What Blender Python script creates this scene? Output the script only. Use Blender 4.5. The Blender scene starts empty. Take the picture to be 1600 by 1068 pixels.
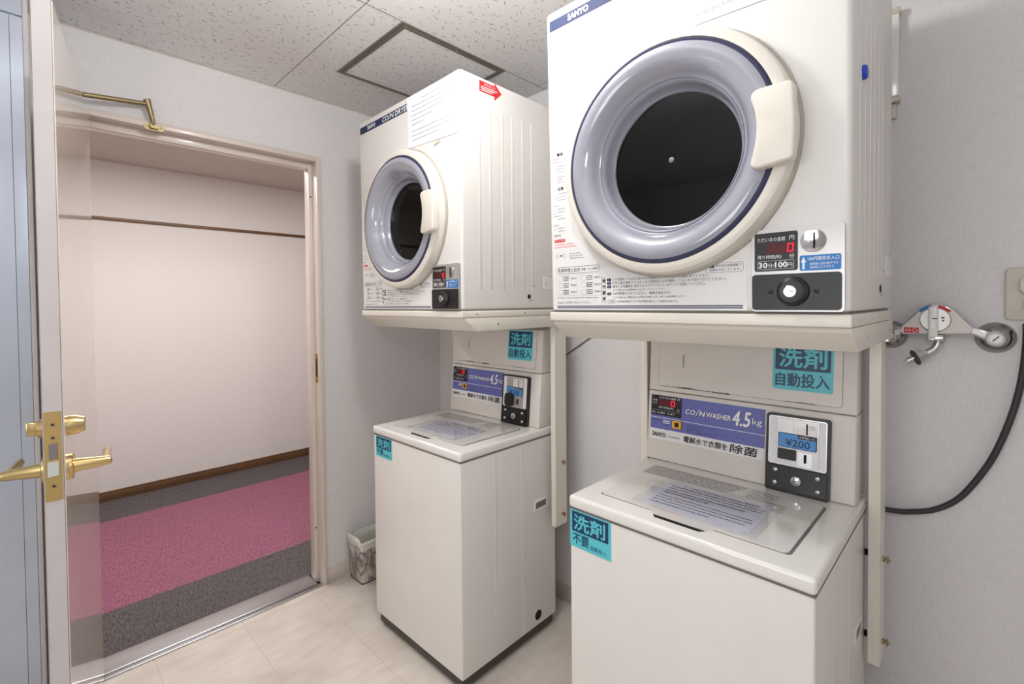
import bpy, bmesh, math, random
from mathutils import Matrix, Vector

random.seed(7)
PI = math.pi
COL = bpy.context.scene.collection
SC = bpy.context.scene

# ------------------------------------------------------------------ camera
def make_camera():
    C = Vector((2.28037827, 0.09900474, 1.36169271))
    yaw, pit, rol = math.radians(45.37433), math.radians(-1.19363), math.radians(-0.49296)
    fw = Vector((-math.cos(yaw) * math.cos(pit), math.sin(yaw) * math.cos(pit), math.sin(pit)))
    r = fw.cross(Vector((0, 0, 1))).normalized()
    u = r.cross(fw)
    R = r * math.cos(rol) + u * math.sin(rol)
    U = -r * math.sin(rol) + u * math.cos(rol)
    cd = bpy.data.cameras.new('camera')
    cd.sensor_width = 36
    cd.sensor_fit = 'HORIZONTAL'
    cd.lens = 744.629 * 36 / 1600
    cd.shift_y = -(534 - 489.24) / 1600
    cd.clip_start = 0.02
    co = bpy.data.objects.new('camera', cd)
    B = -fw
    co.matrix_world = Matrix(((R.x, U.x, B.x, C.x), (R.y, U.y, B.y, C.y), (R.z, U.z, B.z, C.z), (0, 0, 0, 1)))
    COL.objects.link(co)
    SC.camera = co
make_camera()

# ------------------------------------------------------------------ light
w = bpy.data.worlds.new('world')
SC.world = w
w.use_nodes = True
w.node_tree.nodes['Background'].inputs[0].default_value = (0.9, 0.93, 1.0, 1)
w.node_tree.nodes['Background'].inputs[1].default_value = 0.2

def area(name, loc, size, sy, power, col, rot=(0, 0, 0)):
    l = bpy.data.lights.new(name, 'AREA')
    l.shape = 'RECTANGLE'
    l.size, l.size_y, l.energy, l.color = size, sy, power, col
    o = bpy.data.objects.new(name, l)
    o.location = loc
    o.rotation_euler = rot
    COL.objects.link(o)
    return o
def bulb(name, loc, radius, power, col):
    l = bpy.data.lights.new(name, 'POINT')
    l.shadow_soft_size, l.energy, l.color = radius, power, col
    o = bpy.data.objects.new(name, l)
    o.location = loc
    COL.objects.link(o)
    return o
bulb('ceiling_lamp', (1.40, 0.74, 2.25), 0.07, 18, (1.0, 1.0, 0.985))
bulb('room_fill', (2.5, -0.45, 1.95), 0.15, 13, (0.93, 0.965, 1.03))  # added fill light in mid-air, no fixture belongs to it
area('front_fill', (1.6, -1.60, 1.25), 1.0, 0.8, 13, (0.97, 0.985, 1.0), (PI / 2, 0, 0))  # added soft fill from behind the viewer, reaches under the dryers
area('ceiling_fill', (1.5, 0.2, 1.9), 0.3, 0.3, 5, (0.95, 0.97, 1.0), (PI, 0, 0))  # added upward fill that brightens the ceiling, no real source there
area('corridor_light', (-0.72, 0.75, 2.36), 0.25, 1.6, 39, (1.0, 0.955, 0.94))

SC.view_settings.view_transform = 'Standard'
SC.view_settings.look = 'None'
SC.view_settings.exposure = 0.0
SC.view_settings.gamma = 1.0
SC.view_settings.use_curve_mapping = False

# ------------------------------------------------------------------ materials
def lin(c):
    out = []
    for v in c:
        v = v / 255
        out.append(v / 12.92 if v <= 0.04045 else ((v + 0.055) / 1.055) ** 2.4)
    return (*out, 1)

class N:
    def __init__(self, name):
        self.m = bpy.data.materials.new(name)
        self.m.use_nodes = True
        self.t = self.m.node_tree
        self.b = self.t.nodes['Principled BSDF']
    def node(self, typ, **kw):
        n = self.t.nodes.new(typ)
        for k, v in kw.items():
            setattr(n, k, v)
        return n
    def link(self, a, b):
        self.t.links.new(a, b)
    def coords(self, scale=(1, 1, 1)):
        tc = self.node('ShaderNodeNewGeometry')
        mp = self.node('ShaderNodeMapping')
        mp.inputs['Scale'].default_value = scale
        self.link(tc.outputs['Position'], mp.inputs['Vector'])
        return mp.outputs[0]
    def noise(self, scale, nscale, detail=2, vec=None):
        n = self.node('ShaderNodeTexNoise')
        n.inputs['Scale'].default_value = nscale
        n.inputs['Detail'].default_value = detail
        self.link(vec or self.coords(scale), n.inputs['Vector'])
        return n.outputs['Fac']
    def ramp(self, fac, stops):
        r = self.node('ShaderNodeValToRGB')
        e = r.color_ramp.elements
        while len(e) < len(stops):
            e.new(0.5)
        for i, (p, c) in enumerate(stops):
            e[i].position = p
            e[i].color = c
        self.link(fac, r.inputs[0])
        return r.outputs[0]
    def math(self, op, a, b=None):
        n = self.node('ShaderNodeMath', operation=op)
        for i, v in enumerate((a, b)):
            if v is None:
                continue
            if isinstance(v, (int, float)):
                n.inputs[i].default_value = v
            else:
                self.link(v, n.inputs[i])
        return n.outputs[0]
    def mix(self, fac, a, b):
        n = self.node('ShaderNodeMix', data_type='RGBA')
        self.link(fac, n.inputs[0]) if not isinstance(fac, (int, float)) else setattr(n.inputs[0], 'default_value', fac)
        for s, v in ((n.inputs[6], a), (n.inputs[7], b)):
            if isinstance(v, tuple):
                s.default_value = v
            else:
                self.link(v, s)
        return n.outputs[2]
    def bump(self, h, strength=0.2, dist=0.001):
        n = self.node('ShaderNodeBump')
        n.inputs['Strength'].default_value = strength
        n.inputs['Distance'].default_value = dist
        self.link(h, n.inputs['Height'])
        self.link(n.outputs[0], self.b.inputs['Normal'])

def mat(name, c, rough=0.5, metal=0.0, coat=0.0, coatr=0.05, vary=0.03, spec=None):
    n = N(name)
    base = lin(c)
    if vary:
        f = n.noise((1, 1, 1), 9, 4)
        lo = tuple(v * (1 - vary) for v in base[:3]) + (1,)
        hi = tuple(min(1, v * (1 + vary)) for v in base[:3]) + (1,)
        n.link(n.ramp(f, [(0.3, lo), (0.7, hi)]), n.b.inputs['Base Color'])
    else:
        n.b.inputs['Base Color'].default_value = base
    n.b.inputs['Roughness'].default_value = rough
    n.b.inputs['Metallic'].default_value = metal
    n.b.inputs['Coat Weight'].default_value = coat
    n.b.inputs['Coat Roughness'].default_value = coatr
    if spec is not None:
        n.b.inputs['Specular IOR Level'].default_value = spec
    return n.m

def emit(name, c, strength):
    n = N(name)
    n.b.inputs['Base Color'].default_value = (0.02, 0, 0, 1)
    n.b.inputs['Emission Color'].default_value = lin(c)
    n.b.inputs['Emission Strength'].default_value = strength
    return n.m

def linen(name, c, amp=0.05):
    n = N(name)
    a = n.noise((25, 25, 420), 1.0, 2)
    b = n.noise((420, 420, 25), 1.0, 2)
    h = n.math('ADD', a, b)
    f = n.math('MULTIPLY', h, 0.5)
    base = lin(c)
    lo = tuple(v * (1 - amp) for v in base[:3]) + (1,)
    hi = tuple(min(1, v * (1 + amp)) for v in base[:3]) + (1,)
    n.link(n.ramp(f, [(0.36, lo), (0.64, hi)]), n.b.inputs['Base Color'])
    n.b.inputs['Roughness'].default_value = 0.85
    n.bump(f, 0.35, 0.0012)
    return n.m

def ceiling_mat():
    """board with short dark curved strokes: one turned stroke per Voronoi cell"""
    n = N('fissured_ceiling_board')
    def strokes(scale, length, width, shift):
        v = n.node('ShaderNodeTexVoronoi')
        v.inputs['Scale'].default_value = scale
        co = n.node('ShaderNodeVectorMath', operation='ADD')
        n.link(n.coords((1, 1, 0.001)), co.inputs[0])
        co.inputs[1].default_value = (shift, shift * 0.7, 0)
        n.link(co.outputs[0], v.inputs['Vector'])
        sc = n.node('ShaderNodeVectorMath', operation='SUBTRACT')
        n.link(co.outputs[0], sc.inputs[0])
        n.link(v.outputs['Position'], sc.inputs[1])
        rgb = n.node('ShaderNodeSeparateColor')
        n.link(v.outputs['Color'], rgb.inputs[0])
        rot = n.node('ShaderNodeVectorRotate', rotation_type='Z_AXIS')
        n.link(sc.outputs[0], rot.inputs['Vector'])
        n.link(n.math('ADD', n.math('MULTIPLY', rgb.outputs[0], 2.2), 0.3), rot.inputs['Angle'])
        xyz = n.node('ShaderNodeSeparateXYZ')
        n.link(rot.outputs[0], xyz.inputs[0])
        x, y = xyz.outputs[0], xyz.outputs[1]
        bend = n.math('MULTIPLY', n.math('MULTIPLY', x, x), n.math('MULTIPLY', n.math('SUBTRACT', rgb.outputs[1], 0.5), 160.0))
        wob = n.math('MULTIPLY', n.math('SUBTRACT', n.noise((1, 1, 1), 190, 1), 0.5), 0.004)
        y = n.math('ADD', n.math('ADD', y, bend), wob)
        inx = n.math('LESS_THAN', n.math('ABSOLUTE', x), n.math('MULTIPLY', n.math('ADD', rgb.outputs[2], 0.25), length))
        iny = n.math('LESS_THAN', n.math('ABSOLUTE', y), width)
        return n.math('MULTIPLY', inx, iny)
    dark = n.math('MAXIMUM', strokes(21, 0.0085, 0.0013, 0.0), strokes(17, 0.0060, 0.0011, 3.3))
    fine = n.noise((1, 1, 1), 240, 2)
    base = n.ramp(fine, [(0.3, lin((224, 221, 220))), (0.7, lin((234, 231, 230)))])
    n.link(n.mix(dark, base, lin((140, 134, 134))), n.b.inputs['Base Color'])
    n.b.inputs['Roughness'].default_value = 0.9
    n.bump(n.math('SUBTRACT', 1.0, dark), 0.5, 0.002)
    return n.m

def carpet(name, c1, c2):
    n = N(name)
    a = n.noise((1, 1, 1), 330, 2)
    b = n.noise((30, 260, 30), 1, 1)
    f = n.math('MULTIPLY', n.math('ADD', a, b), 0.5)
    n.link(n.ramp(f, [(0.38, lin(c1)), (0.62, lin(c2))]), n.b.inputs['Base Color'])
    n.b.inputs['Roughness'].default_value = 1.0
    n.b.inputs['Specular IOR Level'].default_value = 0.1
    n.bump(f, 0.6, 0.004)
    return n.m

def vinyl_tile():
    n = N('cream_vinyl_tile')
    pos = n.node('ShaderNodeNewGeometry')
    sep = n.node('ShaderNodeSeparateXYZ')
    n.link(pos.outputs['Position'], sep.inputs[0])
    def seam(o, off):
        x = n.math('ADD', o, off)
        x = n.math('DIVIDE', x, 0.3035)
        x = n.math('FRACT', x)
        x = n.math('ABSOLUTE', n.math('SUBTRACT', x, 0.5))
        return n.math('GREATER_THAN', x, 0.4966)
    s = n.math('MAXIMUM', seam(sep.outputs['X'], 5 * 0.3035 - 0.36), seam(sep.outputs['Y'], 9 * 0.3035 - 0.715))
    a = n.noise((1, 1, 1), 5, 6)
    b = n.noise((1, 0.3, 1), 26, 5)
    f = n.math('ADD', n.math('MULTIPLY', a, 0.6), n.math('MULTIPLY', b, 0.4))
    base = n.ramp(f, [(0.35, lin((197, 187, 176))), (0.62, lin((216, 208, 199)))])
    n.link(n.mix(n.math('MULTIPLY', s, 0.55), base, lin((160, 146, 128))), n.b.inputs['Base Color'])
    n.link(n.ramp(b, [(0.3, (0.28,) * 3 + (1,)), (0.7, (0.42,) * 3 + (1,))]), n.b.inputs['Roughness'])
    return n.m

def marble():
    n = N('grey_veined_marble_pattern')
    a = n.noise((1.6, 1.6, 0.8), 11, 6)
    v = n.math('ABSOLUTE', n.math('SUBTRACT', a, 0.5))
    n.link(n.ramp(v, [(0.0, lin((92, 84, 80))), (0.025, lin((160, 152, 146))), (0.12, lin((212, 206, 200)))]), n.b.inputs['Base Color'])
    n.b.inputs['Roughness'].default_value = 0.35
    return n.m

def glass_mat(name, tint, rough=0.03):
    n = N(name)
    tr = n.node('ShaderNodeBsdfTransparent')
    tr.inputs[0].default_value = tint
    gl = n.node('ShaderNodeBsdfGlossy')
    gl.inputs['Roughness'].default_value = rough
    lw = n.node('ShaderNodeLayerWeight')
    lw.inputs['Blend'].default_value = 0.5
    sch = n.math('ADD', n.math('MULTIPLY', n.math('POWER', lw.outputs['Facing'], 5.0), 0.95), 0.045)
    mx = n.node('ShaderNodeMixShader')
    n.link(sch, mx.inputs[0])
    n.link(tr.outputs[0], mx.inputs[1])
    n.link(gl.outputs[0], mx.inputs[2])
    n.link(mx.outputs[0], n.t.nodes['Material Output'].inputs[0])
    return n.m

M = dict(
    wall=linen('linen_wallpaper', (226, 223, 222)),
    corwall=linen('corridor_wallpaper', (230, 225, 221), 0.02),
    corceil=mat('corridor_ceiling_paint', (214, 204, 194), 0.9),
    ceil=ceiling_mat(),
    seam=mat('dark_seam', (120, 113, 108), 0.9, vary=0),
    floor=vinyl_tile(),
    grey_carpet=carpet('grey_carpet', (70, 65, 65), (114, 108, 108)),
    pink_carpet=carpet('pink_carpet', (124, 76, 94), (166, 112, 132)),
    brown=mat('brown_wood', (104, 74, 48), 0.4, vary=0.15),
    base=mat('beige_vinyl_baseboard', (206, 198, 188), 0.5),
    frame=mat('cream_painted_steel', (222, 210, 200), 0.32, coat=0.3),
    doorface=mat('glossy_cream_door', (226, 214, 202), 0.3, coat=1.0, coatr=0.02),
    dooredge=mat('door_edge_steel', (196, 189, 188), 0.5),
    darkline=mat('dark_joint', (112, 98, 92), 0.7, vary=0),
    steel=mat('brushed_steel', (200, 200, 202), 0.3, 1.0),
    brass=mat('brass', (212, 188, 132), 0.26, 1.0),
    brassflat=mat('satin_brass_plate', (196, 168, 110), 0.42, 0.85),
    oldbrass=mat('antique_brass', (158, 142, 108), 0.45, 0.9),
    flange=mat('shaded_chrome', (158, 156, 154), 0.22, 1.0, vary=0),
    chrome=mat('chrome', (205, 205, 206), 0.1, 1.0, vary=0),
    deadsteel=mat('dull_grey_steel', (128, 122, 120), 0.5, 0.3, vary=0),
    latchsteel=mat('pale_latch_steel', (214, 222, 218), 0.35, 0.2, vary=0),
    blue_steel=mat('blue_grey_panel', (192, 200, 213), 0.24, 0.45, coat=0.5),
    cream=mat('cream_enamel', (230, 227, 222), 0.36, coat=0.12, vary=0.015),
    cream2=mat('cream_plastic', (229, 223, 211), 0.35, vary=0.015),
    white=mat('white_plastic', (236, 233, 228), 0.22, coat=0.5, vary=0.01),
    pale=mat('pale_unit_plastic', (222, 216, 209), 0.4, vary=0.02),
    lid=mat('glossy_white_lid', (228, 225, 219), 0.12, coat=0.6, coatr=0.03, vary=0.01),
    dark_base=mat('dark_grey_base', (72, 68, 64), 0.6),
    black=mat('black_plastic', (26, 25, 27), 0.38, vary=0),
    blackhole=mat('black_gap', (8, 8, 8), 0.9, vary=0),
    navy=mat('navy_print', (46, 54, 86), 0.6, vary=0, spec=0.2),
    inner_rim=mat('rim_refraction_tint', (140, 141, 158), 0.2, vary=0),  # bluish refraction at the lens edge, painted as a coloured ring
    ringshade=mat('ring_base_shade', (178, 171, 160), 0.5, vary=0),  # shadow on the door ring's base step, put in as a darker colour
    gasket=mat('navy_gasket', (52, 54, 84), 0.25, vary=0),
    lens=mat('grey_lavender_lens', (158, 159, 170), 0.12, coat=1.0, coatr=0.04, vary=0.01),
    drum=mat('dark_drum', (44, 42, 43), 0.5, 0.4),
    glass=glass_mat('smoked_window', (0.55, 0.55, 0.57, 1), 0.03),
    clear=glass_mat('clear_cover', (0.96, 0.96, 0.97, 1), 0.03),
    paper=mat('white_paper', (238, 238, 242), 0.6, vary=0.01),
    lilac_paper=mat('lilac_white_paper', (216, 217, 228), 0.5, vary=0.01),
    label=mat('pale_label_film', (234, 233, 231), 0.35, vary=0),
    ink=mat('dark_ink', (52, 52, 66), 0.6, vary=0),
    black_ink=mat('black_ink', (26, 26, 32), 0.6, vary=0),
    grey_ink=mat('grey_ink', (162, 162, 170), 0.6, vary=0),
    red=mat('red_print', (206, 40, 48), 0.5, vary=0),
    pink_ink=mat('faint_red_print', (228, 130, 140), 0.6, vary=0),
    white_ink=mat('white_print', (240, 240, 240), 0.5, vary=0),
    silver=mat('silver_face', (196, 194, 192), 0.32, 0.55),
    blue=mat('bright_blue_label', (28, 112, 184), 0.4, vary=0),
    skyblue=mat('sky_blue_label', (82, 150, 214), 0.45, vary=0),
    violet=mat('violet_blue_label', (104, 110, 178), 0.4, vary=0.02),
    dkviolet=mat('dark_violet_print', (58, 60, 116), 0.5, vary=0),
    teal=mat('turquoise_sticker', (92, 200, 212), 0.4, vary=0),
    stnavy=mat('sticker_navy', (22, 56, 96), 0.4, vary=0),
    yellow=mat('yellow_button', (236, 178, 60), 0.4, vary=0),
    redseg=emit('red_digit', (255, 30, 60), 1.6),
    dimseg=emit('dim_red_display', (110, 10, 30), 0.35),
    plate=mat('beige_outlet_plate', (204, 196, 182), 0.35),
    plug=mat('ivory_plug', (222, 212, 192), 0.4),
    hose=mat('black_rubber', (50, 50, 52), 0.5),
    bag=mat('white_bin_bag', (226, 226, 214), 0.4, vary=0.03),
    marble=marble(),
    capblue=mat('blue_cap', (22, 76, 196), 0.3, vary=0),
    hatchframe=mat('bronze_grey_aluminium', (120, 112, 104), 0.4, 0.3),
    rust=mat('brown_scuff', (74, 62, 50), 0.9, vary=0),
)

# ------------------------------------------------------------------ mesh builder
_txt_cache = {}
def text_mesh(body, bold):
    key = (body, bold)
    if key in _txt_cache:
        return _txt_cache[key]
    c = bpy.data.curves.new('tmp', 'FONT')
    c.body = body
    c.size = 1
    c.resolution_u = 2
    o = bpy.data.objects.new('tmp', c)
    COL.objects.link(o)
    dg = bpy.context.evaluated_depsgraph_get()
    ev = o.evaluated_get(dg)
    m = ev.to_mesh()
    vs = [(v.co.x, v.co.y) for v in m.vertices]
    fs = [tuple(p.vertices) for p in m.polygons]
    ev.to_mesh_clear()
    bpy.data.objects.remove(o)
    bpy.data.curves.remove(c)
    x0 = min(v[0] for v in vs); x1 = max(v[0] for v in vs)
    y0 = min(v[1] for v in vs); y1 = max(v[1] for v in vs)
    vs = [((x - x0) / (x1 - x0), (y - y0) / (y1 - y0)) for x, y in vs]
    _txt_cache[key] = (vs, fs, (x1 - x0) / (y1 - y0))
    return _txt_cache[key]

class MB:
    def __init__(self, *mats):
        self.mats = list(mats)
        self.v, self.f, self.mi = [], [], []
    def idx(self, m):
        if m not in self.mats:
            self.mats.append(m)
        return self.mats.index(m)
    def add(self, vs, fs, m=None):
        k = self.idx(m) if m else 0
        o = len(self.v)
        self.v += [tuple(p) for p in vs]
        self.f += [tuple(i + o for i in q) for q in fs]
        self.mi += [k] * len(fs)
    def from_bm(self, bm, m=None):
        bm.verts.index_update()
        self.add([v.co[:] for v in bm.verts], [[v.index for v in f.verts] for f in bm.faces], m)
        bm.free()
    def box(self, a, b, m=None, bev=0.0, seg=2, X=None):
        bm = bmesh.new()
        bmesh.ops.create_cube(bm, size=1)
        for v in bm.verts:
            v.co = Vector([(a[i] + b[i]) / 2 + v.co[i] * (b[i] - a[i]) for i in range(3)])
        if bev:
            bmesh.ops.bevel(bm, geom=bm.edges[:], offset=bev, segments=seg, affect='EDGES', profile=0.5)
        if X:
            for v in bm.verts:
                v.co = Vector(X(*v.co))
        self.from_bm(bm, m)
    def prism(self, pts, vec, m=None, bev=0.0, seg=2):
        """polygon (3D points) pushed along vec"""
        vec = Vector(vec)
        bm = bmesh.new()
        lo = [bm.verts.new(Vector(p)) for p in pts]
        hi = [bm.verts.new(Vector(p) + vec) for p in pts]
        n = len(pts)
        bm.faces.new(lo)
        bm.faces.new(hi[::-1])
        for i in range(n):
            bm.faces.new((lo[i], hi[i], hi[(i + 1) % n], lo[(i + 1) % n]))
        bmesh.ops.recalc_face_normals(bm, faces=bm.faces[:])
        if bev:
            bmesh.ops.bevel(bm, geom=bm.edges[:], offset=bev, segments=seg, affect='EDGES', profile=0.5)
        self.from_bm(bm, m)
    def slab(self, F, poly, c0, c1, m=None, bev=0.0):
        """2D polygon on frame F from offset c0 to c1"""
        p0 = [Vector(F(a, b, c0)) for a, b in poly]
        p1 = [Vector(F(a, b, c1)) for a, b in poly]
        n = len(poly)
        self.add(p0 + p1, [tuple(range(n))[::-1], tuple(range(n, 2 * n))] +
                 [(i, (i + 1) % n, n + (i + 1) % n, n + i) for i in range(n)], m)
    def rr(self, F, x0, y0, x1, y1, rad, c0, c1, m=None, n=5):
        self.slab(F, rrect(x0, y0, x1, y1, rad, n), c0, c1, m)
    def disc(self, F, x, y, r, c0, c1, m=None, n=24, ry=None, r1=None):
        ry = ry or r
        k = (r1 / r) if r1 else 1
        p0 = [F(x + r * math.cos(2 * PI * i / n), y + ry * math.sin(2 * PI * i / n), c0) for i in range(n)]
        p1 = [F(x + k * r * math.cos(2 * PI * i / n), y + k * ry * math.sin(2 * PI * i / n), c1) for i in range(n)]
        self.add(p0 + p1, [tuple(range(n))[::-1], tuple(range(n, 2 * n))] +
                 [(i, (i + 1) % n, n + (i + 1) % n, n + i) for i in range(n)], m)
    def lathe(self, F, x, y, prof, m=None, n=64, closed=False, a0=0, a1=2 * PI):
        """profile of (radius, height along c) turned about the frame's normal at x, y"""
        k = len(prof)
        full = abs(a1 - a0 - 2 * PI) < 1e-6
        cnt = n if full else n + 1
        vs, fs = [], []
        for i in range(cnt):
            t = a0 + (a1 - a0) * i / n
            for r, h in prof:
                vs.append(F(x + r * math.cos(t), y + r * math.sin(t), h))
        for i in range(n):
            j = (i + 1) % cnt
            for q in range(k if closed else k - 1):
                q2 = (q + 1) % k
                fs.append((i * k + q, j * k + q, j * k + q2, i * k + q2))
        self.add(vs, fs, m)
    def tube(self, pts, r, m=None, n=14, caps=True):
        pts = [Vector(p) for p in pts]
        rs = r if isinstance(r, (list, tuple)) else [r] * len(pts)
        vs, fs = [], []
        prev = None
        for i, p in enumerate(pts):
            t = (pts[min(i + 1, len(pts) - 1)] - pts[max(i - 1, 0)]).normalized()
            if prev is None:
                ref = Vector((0, 0, 1)) if abs(t.z) < 0.9 else Vector((1, 0, 0))
                a = t.cross(ref).normalized()
            else:
                a = (prev - t * prev.dot(t)).normalized()
            prev = a
            b = t.cross(a)
            for k in range(n):
                q = 2 * PI * k / n
                vs.append(p + (a * math.cos(q) + b * math.sin(q)) * rs[i])
        for i in range(len(pts) - 1):
            for k in range(n):
                fs.append((i * n + k, i * n + (k + 1) % n, (i + 1) * n + (k + 1) % n, (i + 1) * n + k))
        if caps:
            fs.append(tuple(range(n))[::-1])
            fs.append(tuple((len(pts) - 1) * n + k for k in range(n)))
        self.add(vs, fs, m)
    def text(self, F, body, x, y, h=None, wd=None, c=0.0006, m=None, bold=0, slant=0.0, skew=0.0):
        """lettering with its lower left corner at (x, y) on frame F, h tall and wd wide"""
        vs, fs, asp = text_mesh(body, 0)
        if h is None:
            h = wd / asp
        if wd is None:
            wd = h * asp
        step = bold * h
        offs = [(0, 0)] if not bold else [(-step, 0), (step, 0), (0, step), (0, -step), (0, 0)]
        for i, (dx, dy) in enumerate(offs):
            self.add([F(x + px * wd + py * h * slant + dx, y + py * h + px * wd * skew + dy, c + 0.00005 * i) for px, py in vs], fs, m)
    def dashes(self, F, x0, y0, x1, h, c=0.0006, m=None, seed=0, fill=0.75):
        """a line of print too small to read: a row of short ink marks"""
        rnd = random.Random(seed)
        x = x0
        while x < x1 - h * 0.3:
            L = min(h * rnd.uniform(0.5, 1.6), x1 - x)
            hh = h * rnd.uniform(0.7, 1.0)
            q = [(x, y0), (x + L, y0), (x + L, y0 + hh), (x, y0 + hh)]
            self.add([F(a, b, c) for a, b in q], [(0, 1, 2, 3)], m)
            x += L + h * rnd.uniform(0.15, 0.45) * (1 / fill)
    def cut(self, other):
        """subtract another builder's closed shape from this one"""
        tmp = []
        for src in (self, other):
            me = bpy.data.meshes.new('tmp')
            me.from_pydata(src.v, [], src.f)
            bm = bmesh.new(); bm.from_mesh(me); bmesh.ops.recalc_face_normals(bm, faces=bm.faces[:]); bm.to_mesh(me); bm.free()
            o = bpy.data.objects.new('tmp', me)
            COL.objects.link(o)
            tmp.append(o)
        md = tmp[0].modifiers.new('cut', 'BOOLEAN')
        md.operation, md.object, md.solver = 'DIFFERENCE', tmp[1], 'EXACT'
        dg = bpy.context.evaluated_depsgraph_get()
        ev = tmp[0].evaluated_get(dg)
        m = ev.to_mesh()
        self.v = [tuple(v.co) for v in m.vertices]
        self.f = [tuple(p.vertices) for p in m.polygons]
        self.mi = [0] * len(self.f)
        ev.to_mesh_clear()
        for o in tmp:
            me = o.data
            bpy.data.objects.remove(o)
            bpy.data.meshes.remove(me)
    def build(self, name, parent=None, label=None, xf=None, sharp=32, smooth=True):
        me = bpy.data.meshes.new(name)
        vs = [xf(*p) for p in self.v] if xf else self.v
        me.from_pydata([tuple(p) for p in vs], [], self.f)
        me.polygons.foreach_set('material_index', self.mi)
        for m in self.mats:
            me.materials.append(M[m])
        me.update()
        bm = bmesh.new()
        bm.from_mesh(me)
        bmesh.ops.recalc_face_normals(bm, faces=bm.faces[:])
        bm.to_mesh(me)
        bm.free()
        if smooth:
            me.shade_smooth()
            me.set_sharp_from_angle(angle=math.radians(sharp))
        o = bpy.data.objects.new(name, me)
        COL.objects.link(o)
        if parent:
            o.parent = parent
        if label:
            o['label'] = label
        return o

def rrect(x0, y0, x1, y1, r, n=5):
    out = []
    for cx, cy, a in ((x1 - r, y1 - r, 0), (x0 + r, y1 - r, PI / 2), (x0 + r, y0 + r, PI), (x1 - r, y0 + r, 1.5 * PI)):
        for i in range(n + 1):
            t = a + PI / 2 * i / n
            out.append((cx + r * math.cos(t), cy + r * math.sin(t)))
    return out

def smooth_path(pts, k=8):
    pts = [Vector(p) for p in pts]
    P = [pts[0] * 2 - pts[1]] + pts + [pts[-1] * 2 - pts[-2]]
    out = []
    for i in range(1, len(P) - 2):
        for j in range(k):
            t = j / k
            a, b, c, d = P[i - 1], P[i], P[i + 1], P[i + 2]
            out.append(0.5 * ((2 * b) + (-a + c) * t + (2 * a - 5 * b + 4 * c - d) * t * t + (-a + 3 * b - 3 * c + d) * t ** 3))
    out.append(pts[-1])
    return out

def thing(name, label, cat, loc=(0, 0, 0), rz=0.0, group=None, kind=None):
    o = bpy.data.objects.new(name, None)
    o.empty_display_size = 0.1
    COL.objects.link(o)
    o.location = loc
    o.rotation_euler = (0, 0, rz)
    return tag(o, label, cat, group, kind)

def tag(o, label, cat, group=None, kind=None):
    o['label'] = label
    o['category'] = cat
    if group:
        o['group'] = group
    if kind:
        o['kind'] = kind
    return o

def struct(o, label, cat):
    return tag(o, label, cat, kind='structure')

# ------------------------------------------------------------------ room shell
ZC = 2.348
YB = 1.80
XR, YN = 3.1, -1.75

b = MB('floor'); b.box((-0.005, YN, -0.06), (XR, YB, 0.0))
struct(b.build('floor'), 'cream vinyl tile floor of the laundry room', 'floor')

b = MB('grey_carpet', 'pink_carpet')
b.box((-0.48, -1.6, -0.06), (-0.12, 3.6, 0.003), 'grey_carpet')
b.box((-1.655, -1.6, -0.06), (-0.48, 3.6, 0.003), 'pink_carpet')
b.box((-2.08, -1.6, -0.06), (-1.655, 3.6, 0.003), 'grey_carpet')
struct(b.build('floor_corridor'), 'grey corridor carpet with a wide pink stripe beyond the doorway', 'carpet')

b = MB('ceil'); b.box((-0.0, YN, ZC), (XR, YB, ZC + 0.06))
ceil = b.build('ceiling')
struct(ceil, 'pale fissured board ceiling over the washing machines', 'ceiling')
b = MB('seam')
def seam(x0, y0, x1, y1):
    b.box((min(x0, x1) - 0.0012, min(y0, y1) - 0.0012, ZC - 0.0008), (max(x0, x1) + 0.0012, max(y0, y1) + 0.0012, ZC + 0.002))
seam(0, 0.895, XR, 0.895); seam(0, -0.015, XR, -0.015)
seam(0.834, YN, 0.834, 1.03); seam(0.834, 1.53, 0.834, YB); seam(1.745, YN, 1.745, YB); seam(0.834, 1.745, XR, 1.745)
b.build('board_joint', ceil, 'dark hairline joints between ceiling boards')

b = MB('wall'); b.box((-0.14, YB, 0), (XR, YB + 0.1, ZC))
struct(b.build('wall_back'), 'pale linen wallpaper wall behind the washers carrying the mixer tap', 'wall')
b = MB('wall'); b.box((XR, YN, 0), (XR + 0.1, YB, ZC))
struct(b.build('wall_right'), 'pale wall on the right of the laundry room, out of view', 'wall')
b = MB('wall'); b.box((-0.14, YN - 0.1, 0), (XR, YN, ZC))
struct(b.build('wall_front'), 'pale wall behind the viewer of the laundry room', 'wall')

# wall with the doorway: hole from y 0.18 to 1.085, up to z 2.055
b = MB('wall')
b.box((-0.13, YN, 0), (0, 0.185, ZC)); b.box((-0.13, 1.08, 0), (0, YB, ZC)); b.box((-0.13, 0.185, 2.055), (0, 1.08, ZC))
struct(b.build('wall_left'), 'pale linen wallpaper wall holding the open doorway', 'wall')
b = MB('base'); b.box((0, YN, ZC - 0.006), (0.003, YB, ZC - 0.0015), 'base')
struct(b.build('trim_ceiling'), 'thin pale trim line where the doorway wall meets the ceiling', 'trim')

b = MB('base'); b.box((0, 1.096, 0), (0.006, YB, 0.062), bev=0.002)
struct(b.build('baseboard_left'), 'beige vinyl baseboard beside the door frame behind the trash bin', 'baseboard')
b = MB('base'); b.box((0.006, YB - 0.006, 0), (XR, YB, 0.075), bev=0.002)
struct(b.build('baseboard_back'), 'beige vinyl baseboard on the wall behind the washers', 'baseboard')

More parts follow.
